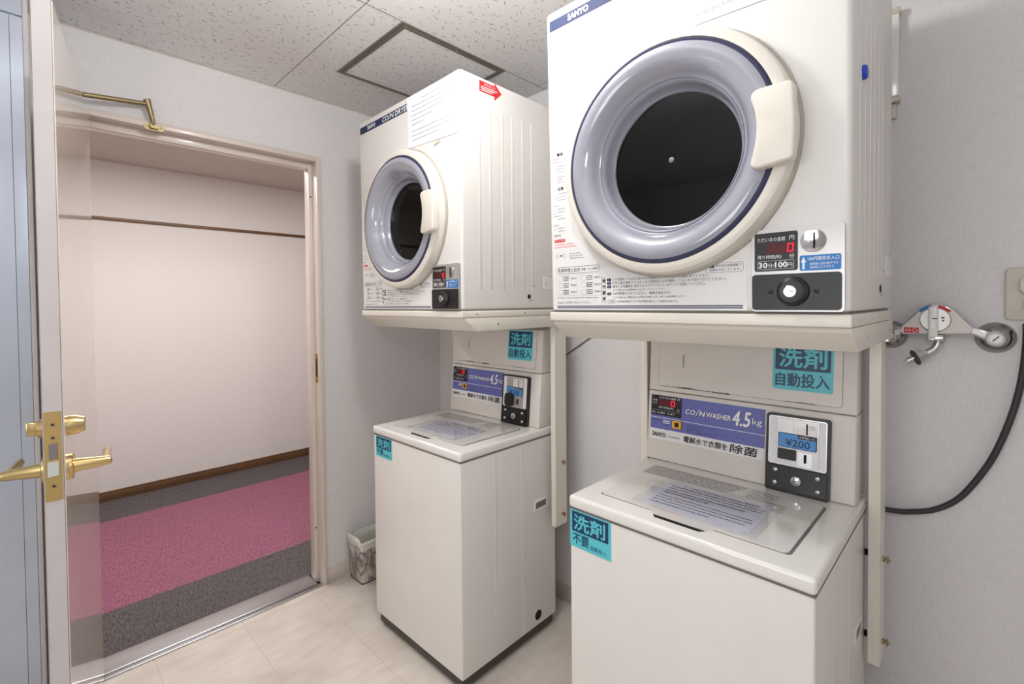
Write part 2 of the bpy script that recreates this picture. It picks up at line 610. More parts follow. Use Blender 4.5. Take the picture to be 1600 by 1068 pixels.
# corridor beyond the doorway
b = MB('corwall'); b.box((-2.18, -1.6, 0), (-2.08, 3.6, 2.38))
struct(b.build('wall_corridor'), 'pinkish white corridor wall seen through the doorway', 'wall')
b = MB('corwall'); b.box((-2.18, -1.7, 0), (-0.13, -1.6, 2.38)); b.box((-2.18, 3.6, 0), (-0.13, 3.7, 2.38))
b.box((-0.14, 1.8, 0), (-0.131, 3.6, 2.38)); b.box((-0.1395, -1.6, 0), (-0.1305, 0.185, 2.38)); b.box((-0.1395, 1.08, 0), (-0.1305, 1.8, 2.38)); b.box((-0.1395, 0.185, 2.055), (-0.1305, 1.08, 2.38))
struct(b.build('wall_corridor_side'), 'pinkish white wall on the near side of the corridor', 'wall')
b = MB('corceil'); b.box((-2.18, -1.7, 2.377), (-0.13, 3.7, 2.43))
struct(b.build('ceiling_corridor'), 'plain beige corridor ceiling seen under the door head', 'ceiling')
b = MB('brown'); b.box((-2.08, -1.6, 0.003), (-2.066, 3.6, 0.058), bev=0.002); b.box((-2.08, -1.6, 0.058), (-2.071, 3.6, 0.068), bev=0.002)
struct(b.build('baseboard_corridor'), 'brown wooden baseboard along the corridor wall', 'baseboard')
b = MB('brown'); b.box((-2.08, -1.6, 1.966), (-2.066, 3.6, 1.988), bev=0.002)
struct(b.build('trim_rail'), 'thin brown wooden rail high on the corridor wall', 'trim')

# door frame
b = MB('frame', 'darkline')
Y0, Y1, ZT = 0.205, 1.05, 2.046          # inner edge of the front casing
OY0, OY1, OZ = 0.165, 1.095, 2.069       # outer edge
def framing(x0, x1, oy0, oy1, oz, iy0, iy1, iz, bev):
    b.box((x0, oy0, 0), (x1, iy0, oz), bev=bev); b.box((x0, iy1, 0), (x1, oy1, oz), bev=bev); b.box((x0, iy0 - 0.001, iz), (x1, iy1 + 0.001, oz), bev=bev)
framing(-0.045, 0.014, OY0, OY1, OZ, Y0 - 0.02, Y1 + 0.025, ZT, 0.002)        # front casing and rebate
framing(-0.088, -0.040, OY0, OY1, OZ, Y0 + 0.03, Y1 + 0.008, ZT - 0.028, 0.002)  # stop
fr = b.build('trim_1')
struct(fr, 'cream painted steel door frame around the doorway', 'door frame')
b = MB('darkline')
b.box((0.0, OY1, 0), (0.003, OY1 + 0.002, OZ + 0.002)); b.box((0.0, OY0, OZ), (0.003, OY1 + 0.002, OZ + 0.002))
b.build('caulk_line', fr, 'thin dark line around the frame')
b = MB('brassflat', 'blackhole')
JF = lambda a, c, d: (a, Y1 + 0.025 - d, c)
b.rr(JF, -0.031, 0.985, -0.004, 1.125, 0.004, 0.0, 0.0015, 'brassflat'); b.rr(JF, -0.024, 1.015, -0.012, 1.10, 0.003, 0.0015, 0.0018, 'blackhole')
b.build('strike_plate', fr, 'brass strike plate on the jamb')
b = MB('blackhole')
HFm = lambda a, c, d: (-0.0398 + d, a, c)
for z in (0.27, 1.885):
    b.disc(HFm, Y1 + 0.0165, z, 0.004, 0, 0.0006, 'blackhole', 12)
b.build('screw_hole', fr, 'dark screw holes in the stop')
b = MB('steel'); b.box((-0.115, Y0 + 0.03, 0.0), (-0.005, Y1 + 0.006, 0.012), bev=0.003); b.box((-0.01, Y0, 0.0), (0.016, Y1 + 0.022, 0.006), bev=0.002)
th = b.build('trim_2')
struct(th, 'brushed steel threshold strip between the carpet and the tiles', 'threshold')

# ------------------------------------------------------------------ door leaf (open)
HX, HY, LX, LY = 0.018, 0.2625, 0.80, 0.1495
ang = math.atan2(LY - HY, LX - HX)
DW = math.hypot(LX - HX, LY - HY)
door = thing('door_1', 'open glossy cream steel door with brass lever handles, swung into the laundry room', 'door', (HX, HY, 0), ang, kind='structure')
# local: x along the leaf from hinge to latch, y = 0 on the face turned to the doorway, thickness to -y
b = MB('doorface', 'dooredge', 'darkline')
b.box((0, -0.0365, 0.008), (DW - 0.0012, 0, 2.045), 'doorface', 0.0012, 1)
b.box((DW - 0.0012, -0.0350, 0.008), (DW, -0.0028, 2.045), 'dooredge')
b.box((DW - 0.0012, -0.0028, 0.008), (DW - 0.0004, -0.0020, 2.045), 'darkline')
b.box((DW - 0.0012, -0.0358, 0.008), (DW - 0.0004, -0.0350, 2.045), 'darkline')
leaf = b.build('leaf', door)
EF = lambda a, c, d: (DW + d, a, c)
b = MB('brassflat', 'darkline')
b.rr(EF, -0.0335, 0.927, -0.0050, 1.128, 0.002, 0, 0.0016, 'brassflat', 3)
plate = b.build('face_plate', door, 'tall brass lock face plate on the door edge')
b = MB('deadsteel', 'darkline'); b.rr(EF, -0.0260, 1.020, -0.0115, 1.056, 0.001, 0.0016, 0.0019, 'darkline', 2); b.rr(EF, -0.0252, 1.021, -0.0122, 1.055, 0.001, 0.0016, 0.0026, 'deadsteel', 2)
b.build('dead_bolt', plate, 'grey steel dead bolt')
b = MB('latchsteel')
b.prism([EF(-0.0275, 0.984, 0.0016), EF(-0.0105, 0.984, 0.0016), EF(-0.0105, 1.015, 0.0016), EF(-0.0275, 1.015, 0.0016)], (0.003, 0, 0), 'latchsteel')
b.prism([EF(-0.0275, 0.984, 0.0046), EF(-0.0105, 0.984, 0.0046), EF(-0.0275, 0.984, 0.0125)], (0, 0, 0.031), 'latchsteel')
b.build('latch_bolt', plate, 'bright steel latch bolt')
for z in (1.0985, 1.069, 0.960):
    b = MB('oldbrass', 'blackhole'); b.disc(EF, -0.0190, z, 0.0046, 0.0016, 0.0022, 'oldbrass', 16); b.disc(EF, -0.0190, z, 0.0022, 0.0022, 0.0024, 'blackhole', 10)
    b.build('screw', plate)
ZH = 0.985
FP = lambda a, c, d: (a, d, c)                   # face toward the doorway (+y)
FM = lambda a, c, d: (a, -0.0365 - d, c)         # other face
def lever(F, name, lab):
    b = MB('brass')
    cx = DW - 0.060
    b.lathe(F, cx, ZH, [(0.0, 0.0), (0.030, 0.0), (0.030, 0.007), (0.028, 0.009), (0.017, 0.010), (0.0, 0.010)], n=48)
    b.tube([F(cx, ZH, 0.008), F(cx, ZH, 0.012), F(cx, ZH, 0.068), F(cx - 0.001, ZH, 0.074), F(cx - 0.002, ZH, 0.076)], [0.0165, 0.0165, 0.0115, 0.0105, 0.007], 'brass', 24)
    b.tube([F(cx - 0.002, ZH, 0.066), F(cx - 0.03, ZH, 0.065), F(cx - 0.108, ZH, 0.063), F(cx - 0.114, ZH, 0.063), F(cx - 0.116, ZH, 0.063)], [0.0098, 0.0095, 0.0090, 0.0080, 0.0050], 'brass', 24)
    return b.build(name, door, lab)
lever(FP, 'lever_handle', 'brass lever on the face turned to the doorway')
lever(FM, 'lever_handle', 'brass lever on the face turned to the grey cabinet')
b = MB('brass')
b.lathe(FP, DW - 0.058, 1.083, [(0, 0), (0.0235, 0), (0.0235, 0.004), (0.0225, 0.016), (0.0165, 0.030), (0.015, 0.031), (0, 0.031)], n=40)
b.build('lock_cylinder', door, 'tapered brass key cylinder')
b = MB('brass')
b.lathe(FM, DW - 0.058, 1.083, [(0, 0), (0.023, 0), (0.020, 0.014), (0.018, 0.015), (0, 0.015)], n=40)
b.box((DW - 0.062, -0.0365 - 0.034, 1.067), (DW - 0.054, -0.0365 - 0.013, 1.099), 'brass', 0.003)
b.build('thumb_turn', door, 'brass thumb turn')

# door stay arm on the frame head
st = thing('door_stay', 'antique brass stay arm between the frame head and the open door', 'door stay', (0.015, 0.45, 2.048))
L = lambda x, y, z: (x - 0.015, y - 0.45, z - 2.048)
b = MB('oldbrass')
b.tube([L(0.070, 0.245, 2.093), L(0.034, 0.425, 2.124)], 0.0085, n=18)
b.build('rod', st)
b = MB('oldbrass')
b.tube(smooth_path([L(0.034, 0.4255, 2.142), L(0.034, 0.4275, 2.137), L(0.034, 0.431, 2.122), L(0.033, 0.437, 2.098), L(0.031, 0.443, 2.072), L(0.027, 0.447, 2.052)], 4), [0.0080, 0.0110, 0.0125] + [0.0125 - 0.0065 * i / 17 for i in range(18)], n=16)
b.build('arm', st)
b = MB('oldbrass', 'darkline')
WF = lambda a, c, d: (-0.001 + d, a, c)
b.rr(WF, -0.032, -0.013, 0.032, 0.011, 0.011, 0, 0.003, 'oldbrass'); b.rr(WF, -0.013, -0.008, 0.013, 0.008, 0.003, 0.003, 0.016, 'oldbrass')
for y in (-0.021, 0.021):
    b.disc(WF, y, 0, 0.0045, 0.003, 0.005, 'oldbrass', 14); b.disc(WF, y, 0, 0.002, 0.005, 0.0052, 'darkline', 8)
b.build('bracket', st)

# ------------------------------------------------------------------ blue grey cabinet at the left edge
cb = thing('steel_cabinet', 'tall blue grey steel cabinet at the left edge behind the open door', 'cabinet', (0.0, -0.55, 0))
CX = 0.33
b = MB('blue_steel'); b.box((0.004, 0, 0.0), (CX - 0.018, 0.646, 2.30), bev=0.002); b.build('body', cb)
b = MB('blue_steel', 'darkline')
for y0, y1 in ((0.004, 0.295), (0.2957, 0.6255), (0.6262, 0.652)):
    b.box((CX - 0.018, y0, 0.03), (CX, y1, 2.185), 'blue_steel', 0.0006, 1)
b.build('door_panel', cb, 'blue grey fluted door panel')
b = MB('blue_steel'); b.box((CX - 0.018, 0.004, 2.190), (CX, 0.652, 2.30), 'blue_steel', 0.001, 1); b.build('top_panel', cb)
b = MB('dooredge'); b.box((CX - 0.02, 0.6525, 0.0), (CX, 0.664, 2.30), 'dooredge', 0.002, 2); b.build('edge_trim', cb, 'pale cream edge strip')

# ------------------------------------------------------------------ ceiling hatch
h = thing('ceiling_hatch', 'square ceiling access hatch with a bronze grey aluminium frame above the left dryer', 'hatch', (0.583, 1.285, ZC))
b = MB('hatchframe')
for s, wd, z0, z1 in ((0.252, 0.013, -0.004, 0.001), (0.238, 0.011, -0.007, 0.001)):
    for q in range(4):
        c, s_ = math.cos(q * PI / 2), math.sin(q * PI / 2)
        pts = [(s, -s), (s, s), (s - wd, s - wd), (s - wd, -s + wd)]
        b.prism([(x * c - y * s_, x * s_ + y * c, z0) for x, y in pts], (0, 0, z1 - z0))
b.build('frame', h)
b = MB('ceil'); b.box((-0.226, -0.226, -0.005), (0.226, 0.226, 0.001)); b.build('panel', h)
b = MB('steel'); b.disc(lambda a, c, d: (a, c, -d), 0.238, 0.0, 0.005, 0.006, 0.0085, 'steel', 12); b.build('latch', h)

# ------------------------------------------------------------------ trash bin and its liner
bn = thing('trash_bin', 'small marble patterned trash bin behind the left washer', 'trash bin', (0.085, 1.30, 0))
def bin_ring(z, k, dx=0.066, dy=0.095, jit=0, seed=0):
    rnd = random.Random(seed)
    return [(a * k + (rnd.uniform(-jit, jit)), c * k + (rnd.uniform(-jit, jit)), z + rnd.uniform(-jit, jit)) for a, c in rrect(-dx, -dy, dx, dy, 0.016, 4)]
def rings(b, rs, m, cap0=True):
    n = len(rs[0])
    vs = [p for r in rs for p in r]
    fs = [(i * n + k, i * n + (k + 1) % n, (i + 1) * n + (k + 1) % n, (i + 1) * n + k) for i in range(len(rs) - 1) for k in range(n)]
    if cap0:
        fs.append(tuple(range(n))[::-1])
    b.add(vs, fs, m)
b = MB('marble', 'darkline')
rings(b, [bin_ring(0, 0.95), bin_ring(0.004, 0.97), bin_ring(0.205, 1.10), bin_ring(0.208, 1.09), bin_ring(0.205, 1.07), bin_ring(0.01, 0.93)], 'marble')
b.build('body', bn)
b = MB('dark_base'); rings(b, [bin_ring(0.0, 0.985), bin_ring(0.005, 0.985), bin_ring(0.005, 0.96)], 'dark_base'); b.build('base_rim', bn)
b = MB('bag')
rs = []
for i, (z, k) in enumerate([(0.176, 1.088), (0.182, 1.10), (0.190, 1.112), (0.200, 1.135), (0.214, 1.12), (0.217, 1.08), (0.205, 1.04), (0.17, 0.99), (0.12, 0.95), (0.05, 0.90)]):
    rs.append([(x, y, z + (0.009 * math.sin(j * 1.7) + 0.006 * math.sin(j * 0.6 + 1)) * (1.0, 0.9, 0.6, 0.35, 0.3, 0.3, 0.5, 0.6, 0.5, 0.3)[i] + (0.012 if i < 6 else 0) * math.sin(j * 0.55)) for j, (x, y, z) in enumerate(bin_ring(z, k, jit=0.0034, seed=40 + i))])
rings(b, rs, 'bag', False)
bg = b.build('bin_liner', None, sharp=80)
bg.location = (0.085, 1.30, 0)
tag(bg, 'crumpled translucent white plastic bag folded over the trash bin rim', 'plastic bag')

# ------------------------------------------------------------------ dryers
DWD, DH, DD = 0.668, 0.795, 0.495
SH = 0.0178
ZB = 0.026
def dx(x, y, z):
    return (x - SH * (z - ZB) * (1 - x / DWD), y, z)
DF = lambda a, c, d: (a, -d, c + ZB)
DR = lambda a, c, d: (DWD + d, a, c + ZB)      # right side
RC = (0.3365, 0.3375)

def seven_zero(b, F, x, y, wd, h, m, c):
    t = h * 0.13
    s = 0.08
    segs = [(0, 0, wd, t), (0, h - t, wd, h), (0, 0, t, h), (wd - t, 0, wd, h)]
    for x0, y0, x1, y1 in segs:
        b.add([F(x + p + s * q, y + q, c) for p, q in ((x0, y0), (x1, y0), (x1, y1), (x0, y1))], [(0, 1, 2, 3)], m)

JP = ['ドアを開きドラム内に他の人の洗濯物が入っていないのを確かめてください。',
      'ドラム奥の給気フィルターはご使用前に必ず掃除して元どおり取り付けてください。',
      '脱水した洗濯物を1枚ずつひろげてドラムに入れてドアを閉じてください。',
      '100円硬貨を入れてください。乾燥を始めます。']

def make_dryer(label, loc, left):
    t = thing('tumble_dryer', label, 'dryer', loc)
    x = dict(xf=dx)
    b = MB('cream')
    b.box((0, 0, ZB), (DWD, DD, ZB + DH), 'cream', 0.011, 4)
    hole = MB('cream'); hole.disc(DF, *RC, 0.2300, 0.05, -0.34, n=96); b.cut(hole)
    for y in (0.075, 0.125, 0.185, 0.235, 0.29, 0.34):
        for sx in (0, DWD):
            b.box((sx - 0.0007, y, ZB + 0.07), (sx + 0.0007, y + 0.012, ZB + DH - 0.10), 'cream', 0.0006, 2)
    b.add([DF(p, q, 0.0004) for p, q in ((0.012, 0.700), (DWD - 0.012, 0.700), (DWD - 0.012, 0.7015), (0.012, 0.7015))], [(0, 1, 2, 3)], 'pale')
    b.build('cabinet', t, **x)
    b = MB('cream2', 'seam')
    b.box((-0.003, -0.004, 0.0), (DWD + 0.002, DD, ZB - 0.0025), 'cream2', 0.004, 3)
    b.box((0.004, 0.003, ZB - 0.003), (DWD - 0.004, DD - 0.01, ZB + 0.001), 'seam')
    b.build('base_band', t, **x)
    # brand strip
    b = MB('navy', 'white_ink')
    b.slab(DF, [(0.014, 0.741), (0.62, 0.741), (0.62, 0.769), (0.014, 0.769)], 0, 0.0008, 'navy')
    b.text(DF, 'SANYO', 0.074, 0.7480, h=0.0150, wd=0.062, c=0.001, m='white_ink', bold=0.05)
    for body, xx, wd in (('CO', 0.189, 0.044), ('N DRYER', 0.2500, 0.124)):
        b.text(DF, body, xx, 0.7455, h=0.019, wd=wd, c=0.001, m='white_ink', bold=0.03, slant=0.1)
    b.add([DF(p, q, 0.001) for p, q in ((0.2340, 0.7440), (0.2370, 0.7440), (0.2500, 0.7665), (0.2470, 0.7665))], [(0, 1, 2, 3)], 'white_ink')
    b.build('brand_strip', t, 'navy strip with white lettering', **x)
    # door
    b = MB('cream2', 'silver')
    b.lathe(DF, *RC, [(0.2595, 0.000), (0.2595, 0.004), (0.2565, 0.006), (0.255, 0.028), (0.252, 0.036), (0.245, 0.040), (0.233, 0.0405), (0.2315, 0.036), (0.2315, 0.0)], 'cream2', 96)
    b.lathe(DF, *RC, [(0.2615, 0.0), (0.2615, 0.0065), (0.2605, 0.0085), (0.2560, 0.0085)], 'ringshade', 96)
    door_ = b.build('door', t, 'round cream door ring', **x)
    b = MB('gasket')
    b.lathe(DF, *RC, [(0.2325, 0.034), (0.2315, 0.0405), (0.228, 0.0432), (0.2235, 0.0425), (0.2225, 0.036)], 'gasket', 96)
    b.build('gasket', door_, 'thin navy gasket ring', **x)
    b = MB('lens', 'gasket')
    b.lathe(DF, *RC, [(0.2245, 0.030), (0.2235, 0.0435), (0.215, 0.0475), (0.205, 0.0475), (0.192, 0.043), (0.180, 0.034), (0.173, 0.024), (0.1685, 0.016), (0.165, 0.0135), (0.160, 0.011), (0.155, -0.004), (0.1515, -0.022), (0.148, -0.026), (0.1455, -0.027)], 'lens', 96)
    b.lathe(DF, *RC, [(0.1640, 0.0138), (0.1630, 0.0146), (0.1622, 0.0140), (0.1616, 0.0124)], 'inner_rim', 96)
    b.build('lens_ring', door_, 'pale grey lavender clear plastic bowl', xf=dx, sharp=60)
    b = MB('glass')
    b.add([DF(RC[0] + 0.1465 * math.cos(2 * PI * i / 64), RC[1] + 0.1465 * math.sin(2 * PI * i / 64), -0.0235) for i in range(64)], [tuple(range(64))], 'glass')
    b.build('window_pane', door_, 'dark smoked window', **x)
    b = MB('drum')
    b.lathe(DF, *RC, [(0.152, -0.028), (0.215, -0.032), (0.220, -0.30), (0.216, -0.31), (0.0, -0.31)], 'drum', 48)
    b.build('drum', door_, 'dark drum inside', **x)
    if not left:
        b = MB('chrome'); b.lathe(DF, *RC, [(0, -0.018), (0.006, -0.0185), (0.0068, -0.0205), (0.0068, -0.0235)], 'chrome', 20)
        b.build('centre_cap', door_, 'small pale cap at the middle of the window', **x)
    # handle
    b = MB('cream2')
    pts = [(0.531, 0.262), (0.540, 0.2605), (0.592, 0.267), (0.596, 0.272), (0.598, 0.335), (0.596, 0.398), (0.591, 0.403), (0.540, 0.4035), (0.531, 0.400), (0.5265, 0.393), (0.5275, 0.385), (0.5335, 0.366), (0.536, 0.346), (0.5365, 0.330), (0.535, 0.312), (0.531, 0.291), (0.5265, 0.275), (0.5265, 0.267)]
    b.prism([DF(a, c, 0.038) for a, c in pts], (0, -0.028, 0), 'cream2', 0.005, 3)
    b.build('handle', door_, 'cream moulded grip plate', **x)
    # instruction label along the bottom and up the left side
    b = MB('label')
    b.slab(DF, [(0.010, 0.004), (0.500, 0.004), (0.500, 0.105), (0.150, 0.105), (0.150, 0.125), (0.078, 0.200), (0.066, 0.300), (0.066, 0.430), (0.010, 0.430)], 0, 0.0006, 'label')
    c = 0.0009
    for zz in (0.0120, 0.0078):
        b.slab(DF, [(0.022, zz), (0.492, zz), (0.492, zz + 0.0024), (0.022, zz + 0.0024)], 0.0006, c, 'navy')
    def outline(x0, y0, x1, y1, r, tk, m):
        po, pi_ = rrect(x0, y0, x1, y1, r), rrect(x0 + tk, y0 + tk, x1 - tk, y1 - tk, max(r - tk, 0.0003))
        n = len(po)
        b.add([DF(p, q, c) for p, q in po + pi_], [(i, (i + 1) % n, n + (i + 1) % n, n + i) for i in range(n)], m)
    outline(0.020, 0.098, 0.158, 0.1155, 0.007, 0.0008, 'ink')
    b.text(DF, '乾燥時間の目安', 0.026, 0.1015, h=0.0105, wd=0.072, c=c, m='ink')
    b.text(DF, '（満量ドラムの場合）', 0.1005, 0.1035, h=0.0070, wd=0.054, c=c, m='ink')
    # drying time table
    for k in range(2):
        ox = 0.020 + k * 0.074
        outline(ox, 0.040, ox + 0.068, 0.095, 0.001, 0.0005, 'grey_ink')
        for r in range(3):
            y = 0.0435 + r * 0.0175
            outline(ox + 0.008, y, ox + 0.021, y + 0.013, 0.003, 0.0007, 'grey_ink')
            for q in range(3):
                b.dashes(DF, ox + 0.024, y + 0.0005 + q * 0.0046, ox + 0.042, 0.0028, c, 'ink', 3 * r + q + 20 * k)
            b.text(DF, ('約40分', '約50分', '約60分')[r], ox + 0.0475, y + 0.0035, h=0.0062, wd=0.0185, c=c, m='ink')
    b.dashes(DF, 0.020, 0.0335, 0.152, 0.0028, c, 'grey_ink', 91)
    b.text(DF, '4.5kg以上の衣類を入れないでください。', 0.022, 0.0185, h=0.0078, wd=0.108, c=c, m='ink')
    outline(0.163, 0.022, 0.1745, 0.083, 0.001, 0.0006, 'navy')
    for i, ch in enumerate('操作順序'):
        b.text(DF, ch, 0.1650, 0.0705 - i * 0.0148, h=0.0092, wd=0.0080, c=c, m='ink', bold=0.03)
    ys = (0.0735, 0.0650, 0.0565, 0.0395)
    ws = (0.232, 0.266, 0.224, 0.148)
    for i, (s, y, wd) in enumerate(zip(JP, ys, ws)):
        b.rr(DF, 0.178, y - 0.0004, 0.1895, y + 0.0066, 0.003, 0.0006, c, 'navy')
        b.text(DF, str(i + 1), 0.1825, y + 0.0008, h=0.0046, c=c + 0.0003, m='white_ink')
        b.text(DF, s, 0.1945, y, h=0.0068, wd=wd, c=c, m='ink')
    b.text(DF, '（ドアを閉じたとき洗濯物がはさまらないようにしてください。）', 0.1955, 0.0490, h=0.0048, wd=0.140, c=c, m='ink')
    b.text(DF, '（ドアを開けると運転は止まり表示が点滅します。閉じれば再運転します。）', 0.1955, 0.0315, h=0.0048, wd=0.182, c=c, m='ink')
    outline(0.180, 0.0205, 0.202, 0.0285, 0.001, 0.0005, 'ink')
    b.text(DF, 'ご注意', 0.1835, 0.0222, h=0.0046, c=c, m='ink')
    b.text(DF, '100円硬貨専用ですので他の硬貨は投入しても返却されません。', 0.2065, 0.0215, h=0.0050, wd=0.152, c=c, m='ink')
    outline(0.419, 0.081, 0.493, 0.1005, 0.003, 0.0005, 'ink')
    b.slab(DF, [(0.4225, 0.0915), (0.4365, 0.0915), (0.4365, 0.0978), (0.4225, 0.0978)], 0.0006, c, 'navy')
    b.text(DF, '表示中は送風運転で', 0.4395, 0.0920, h=0.0055, wd=0.050, c=c, m='ink')
    b.text(DF, '衣類を冷ましています。', 0.4260, 0.0840, h=0.0055, wd=0.062, c=c, m='ink')
    # warning column
    b.text(DF, '警告', 0.030, 0.408, h=0.0085, wd=0.020, c=c, m='black_ink', bold=0.03)
    b.text(DF, '注意', 0.030, 0.318, h=0.0085, wd=0.020, c=c, m='black_ink', bold=0.03)
    rnd = random.Random(5)
    for i, y in enumerate([0.400, 0.393, 0.380, 0.373, 0.366, 0.352, 0.345, 0.338, 0.308, 0.300, 0.292, 0.277, 0.268, 0.260, 0.250, 0.242, 0.226, 0.218, 0.210]):
        red = i in (0, 1, 5)
        x0 = 0.016 if i in (0, 1, 11, 14, 16) else 0.030
        b.dashes(DF, x0, y, x0 + rnd.uniform(0.018, 0.030), 0.0032, c, 'pink_ink' if red else 'grey_ink', 100 + i)
    for y in (0.374, 0.343, 0.302, 0.262, 0.220):
        b.lathe(DF, 0.0215, y, [(0.0056, c), (0.0048, c)], 'grey_ink', 20)
    b.text(DF, '高温注意', 0.016, 0.197, h=0.0060, wd=0.022, c=c, m='ink')
    b.rr(DF, 0.016, 0.1815, 0.052, 0.1895, 0.003, 0.0006, c, 'red'); b.text(DF, '給気フィルターの掃除', 0.019, 0.1833, h=0.0046, wd=0.030, c=c + 0.0003, m='white_ink')
    for i, y in enumerate((0.174, 0.167)):
        b.dashes(DF, 0.016, y, 0.080 + 0.008 * i, 0.0032, c, 'pink_ink', 140 + i)
    outline(0.022, 0.140, 0.028, 0.151, 0.002, 0.0009, 'grey_ink')
    b.add([DF(p, q, c) for p, q in ((0.033, 0.1445), (0.038, 0.1445), (0.038, 0.1425), (0.042, 0.1457), (0.038, 0.149), (0.038, 0.147), (0.033, 0.147))], [tuple(range(7))], 'black_ink')
    outline(0.045, 0.140, 0.051, 0.151, 0.002, 0.0009, 'grey_ink')
    for i, y in enumerate((0.148, 0.142, 0.136)):
        b.dashes(DF, 0.066, y, 0.100 + 0.006 * i, 0.0028, c, 'grey_ink', 150 + i)
    b.build('instruction_label', t, 'pale label with small dark printed instructions', **x)
    # coin panel
    sft = 0.0
    b = MB('silver')
    b.rr(DF, 0.511, 0.002, 0.660, 0.157, 0.006, 0, 0.007, 'silver')
    cp = b.build('coin_panel', t, 'silver coin panel', **x)
    b = MB('black', 'white_ink', 'redseg', 'dimseg')
    b.rr(DF, 0.516, 0.078, 0.589, 0.150, 0.004, 0.007, 0.0078, 'black')
    c = 0.0082
    b.text(DF, 'ただいまの金額', 0.5215, 0.1335, h=0.0080, wd=0.047, c=c, m='white_ink'); b.text(DF, '円', 0.5755, 0.1340, h=0.0080, wd=0.0080, c=c, m='white_ink')
    b.slab(DF, [(0.537, 0.1105), (0.584, 0.1105), (0.584, 0.1295), (0.537, 0.1295)], 0.0078, c, 'dimseg')
    seven_zero(b, DF, 0.5715, 0.1120, 0.0105, 0.0160, 'redseg', c + 0.0003)
    b.text(DF, '残り時間(約)', 0.5215, 0.1000, h=0.0085, wd=0.041, c=c, m='white_ink'); b.text(DF, '分', 0.5755, 0.1005, h=0.0080, wd=0.0080, c=c, m='white_ink')
    for p0, p1 in (((0.521, 0.0815), (0.583, 0.0820)), ((0.521, 0.0970), (0.583, 0.0975)), ((0.521, 0.0815), (0.5215, 0.0975)), ((0.5825, 0.0815), (0.583, 0.0975))):
        b.add([DF(p, q, c) for p, q in ((p0[0], p0[1]), (p1[0], p0[1]), (p1[0], p1[1]), (p0[0], p1[1]))], [(0, 1, 2, 3)], 'white_ink')
    b.text(DF, '30', 0.5235, 0.0845, h=0.0100, wd=0.0150, c=c, m='white_ink', bold=0.05); b.text(DF, '分/', 0.5395, 0.0845, h=0.0085, wd=0.0110, c=c, m='white_ink')
    b.text(DF, '100', 0.5520, 0.0845, h=0.0100, wd=0.0200, c=c, m='white_ink', bold=0.05); b.text(DF, '円', 0.5733, 0.0845, h=0.0080, wd=0.0072, c=c, m='white_ink')
    b.build('display', cp, 'black display with red digit', **x)
    b = MB('chrome', 'blackhole')
    b.lathe(DF, 0.613, 0.129, [(0.0205, 0.007), (0.0195, 0.010), (0.017, 0.0095), (0.010, 0.0085), (0.0, 0.0080)], 'chrome', 36)
    b.slab(DF, [(0.6135, 0.115), (0.6160, 0.115), (0.6160, 0.143), (0.6135, 0.143)], 0.0085, 0.0100, 'blackhole'); b.disc(DF, 0.6065, 0.128, 0.002, 0.009, 0.0095, 'silver', 10)
    b.build('coin_slot', cp, 'round steel coin slot', **x)
    b = MB('blue', 'white_ink')
    b.rr(DF, 0.592, 0.076, 0.655, 0.1035, 0.003, 0.007, 0.0076, 'blue'); c = 0.0080
    b.add([DF(p, q, c) for p, q in ((0.5965, 0.0785), (0.6000, 0.0785), (0.6000, 0.0910), (0.6025, 0.0910), (0.5983, 0.1005), (0.5940, 0.0910), (0.5965, 0.0910))], [tuple(range(7))], 'white_ink')
    b.text(DF, '100円硬貨投入口', 0.6050, 0.0935, h=0.0070, wd=0.047, c=c, m='white_ink')
    b.text(DF, '連続投入及び途中での', 0.6080, 0.0855, h=0.0048, wd=0.043, c=c, m='white_ink'); b.text(DF, '追加投入もできます。', 0.6080, 0.0795, h=0.0048, wd=0.038, c=c, m='white_ink')
    b.build('slot_label', cp, 'bright blue label with a white arrow', **x)
    b = MB('black')
    b.rr(DF, 0.512, 0.005, 0.656, 0.072, 0.006, 0.007, 0.010, 'black')
    b.lathe(DF, 0.582, 0.039, [(0.027, 0.010), (0.026, 0.015), (0.020, 0.020), (0.016, 0.0195), (0.0, 0.0195)], 'black', 40)
    for xx in (0.545, 0.619):
        b.lathe(DF, xx, 0.039, [(0.0042, 0.010), (0.0038, 0.0125), (0, 0.0135)], 'black', 14)
    b.build('lock_plate', cp, 'black coin box door', **x)
    b = MB('chrome', 'blackhole')
    b.lathe(DF, 0.580, 0.039, [(0.0115, 0.0195), (0.0110, 0.0235), (0.0095, 0.0245), (0.0, 0.0245)], 'chrome', 28)
    b.add([DF(p, q, 0.0248) for p, q in ((0.5785, 0.0382), (0.5865, 0.0382), (0.5865, 0.0402), (0.5785, 0.0402))], [(0, 1, 2, 3)], 'blackhole')
    b.build('key_lock', cp, 'chrome key lock', **x)
    # taped notice at the top right of the front
    b = MB('paper')
    px0, pz0, pz1 = (0.367, 0.594, 0.790)
    b.slab(DF, [(px0, pz0 + 0.006), (0.660, pz0 - 0.008), (0.664, pz1), (px0 - 0.002, pz1 - 0.006)], 0.0012, 0.0018, 'paper')
    c = 0.0021
    for i in range(9 if left else 7):
        y = pz1 - 0.030 - i * 0.0165 - (0.008 if i > 5 else 0)
        b.dashes(DF, px0 + 0.028 + (0.06 if i == 0 else 0), y, px0 + (0.255, 0.27, 0.26, 0.22, 0.15, 0.10, 0.24, 0.245, 0.19)[i], 0.0038, c, 'grey_ink', 200 + i, 1.2)
    if not left:
        b.text(DF, 'may be kept', px0 + 0.036, pz0 + 0.0185, h=0.0105, wd=0.082, c=c, m='grey_ink')
    b.build('notice_paper', t, 'white paper notice with faint lines of print, taped to the front', **x)
    # side fittings
    b = MB('blackhole')
    b.disc(DR, 0.325, 0.047, 0.0085, 0.0, 0.0012, 'blackhole', 18)
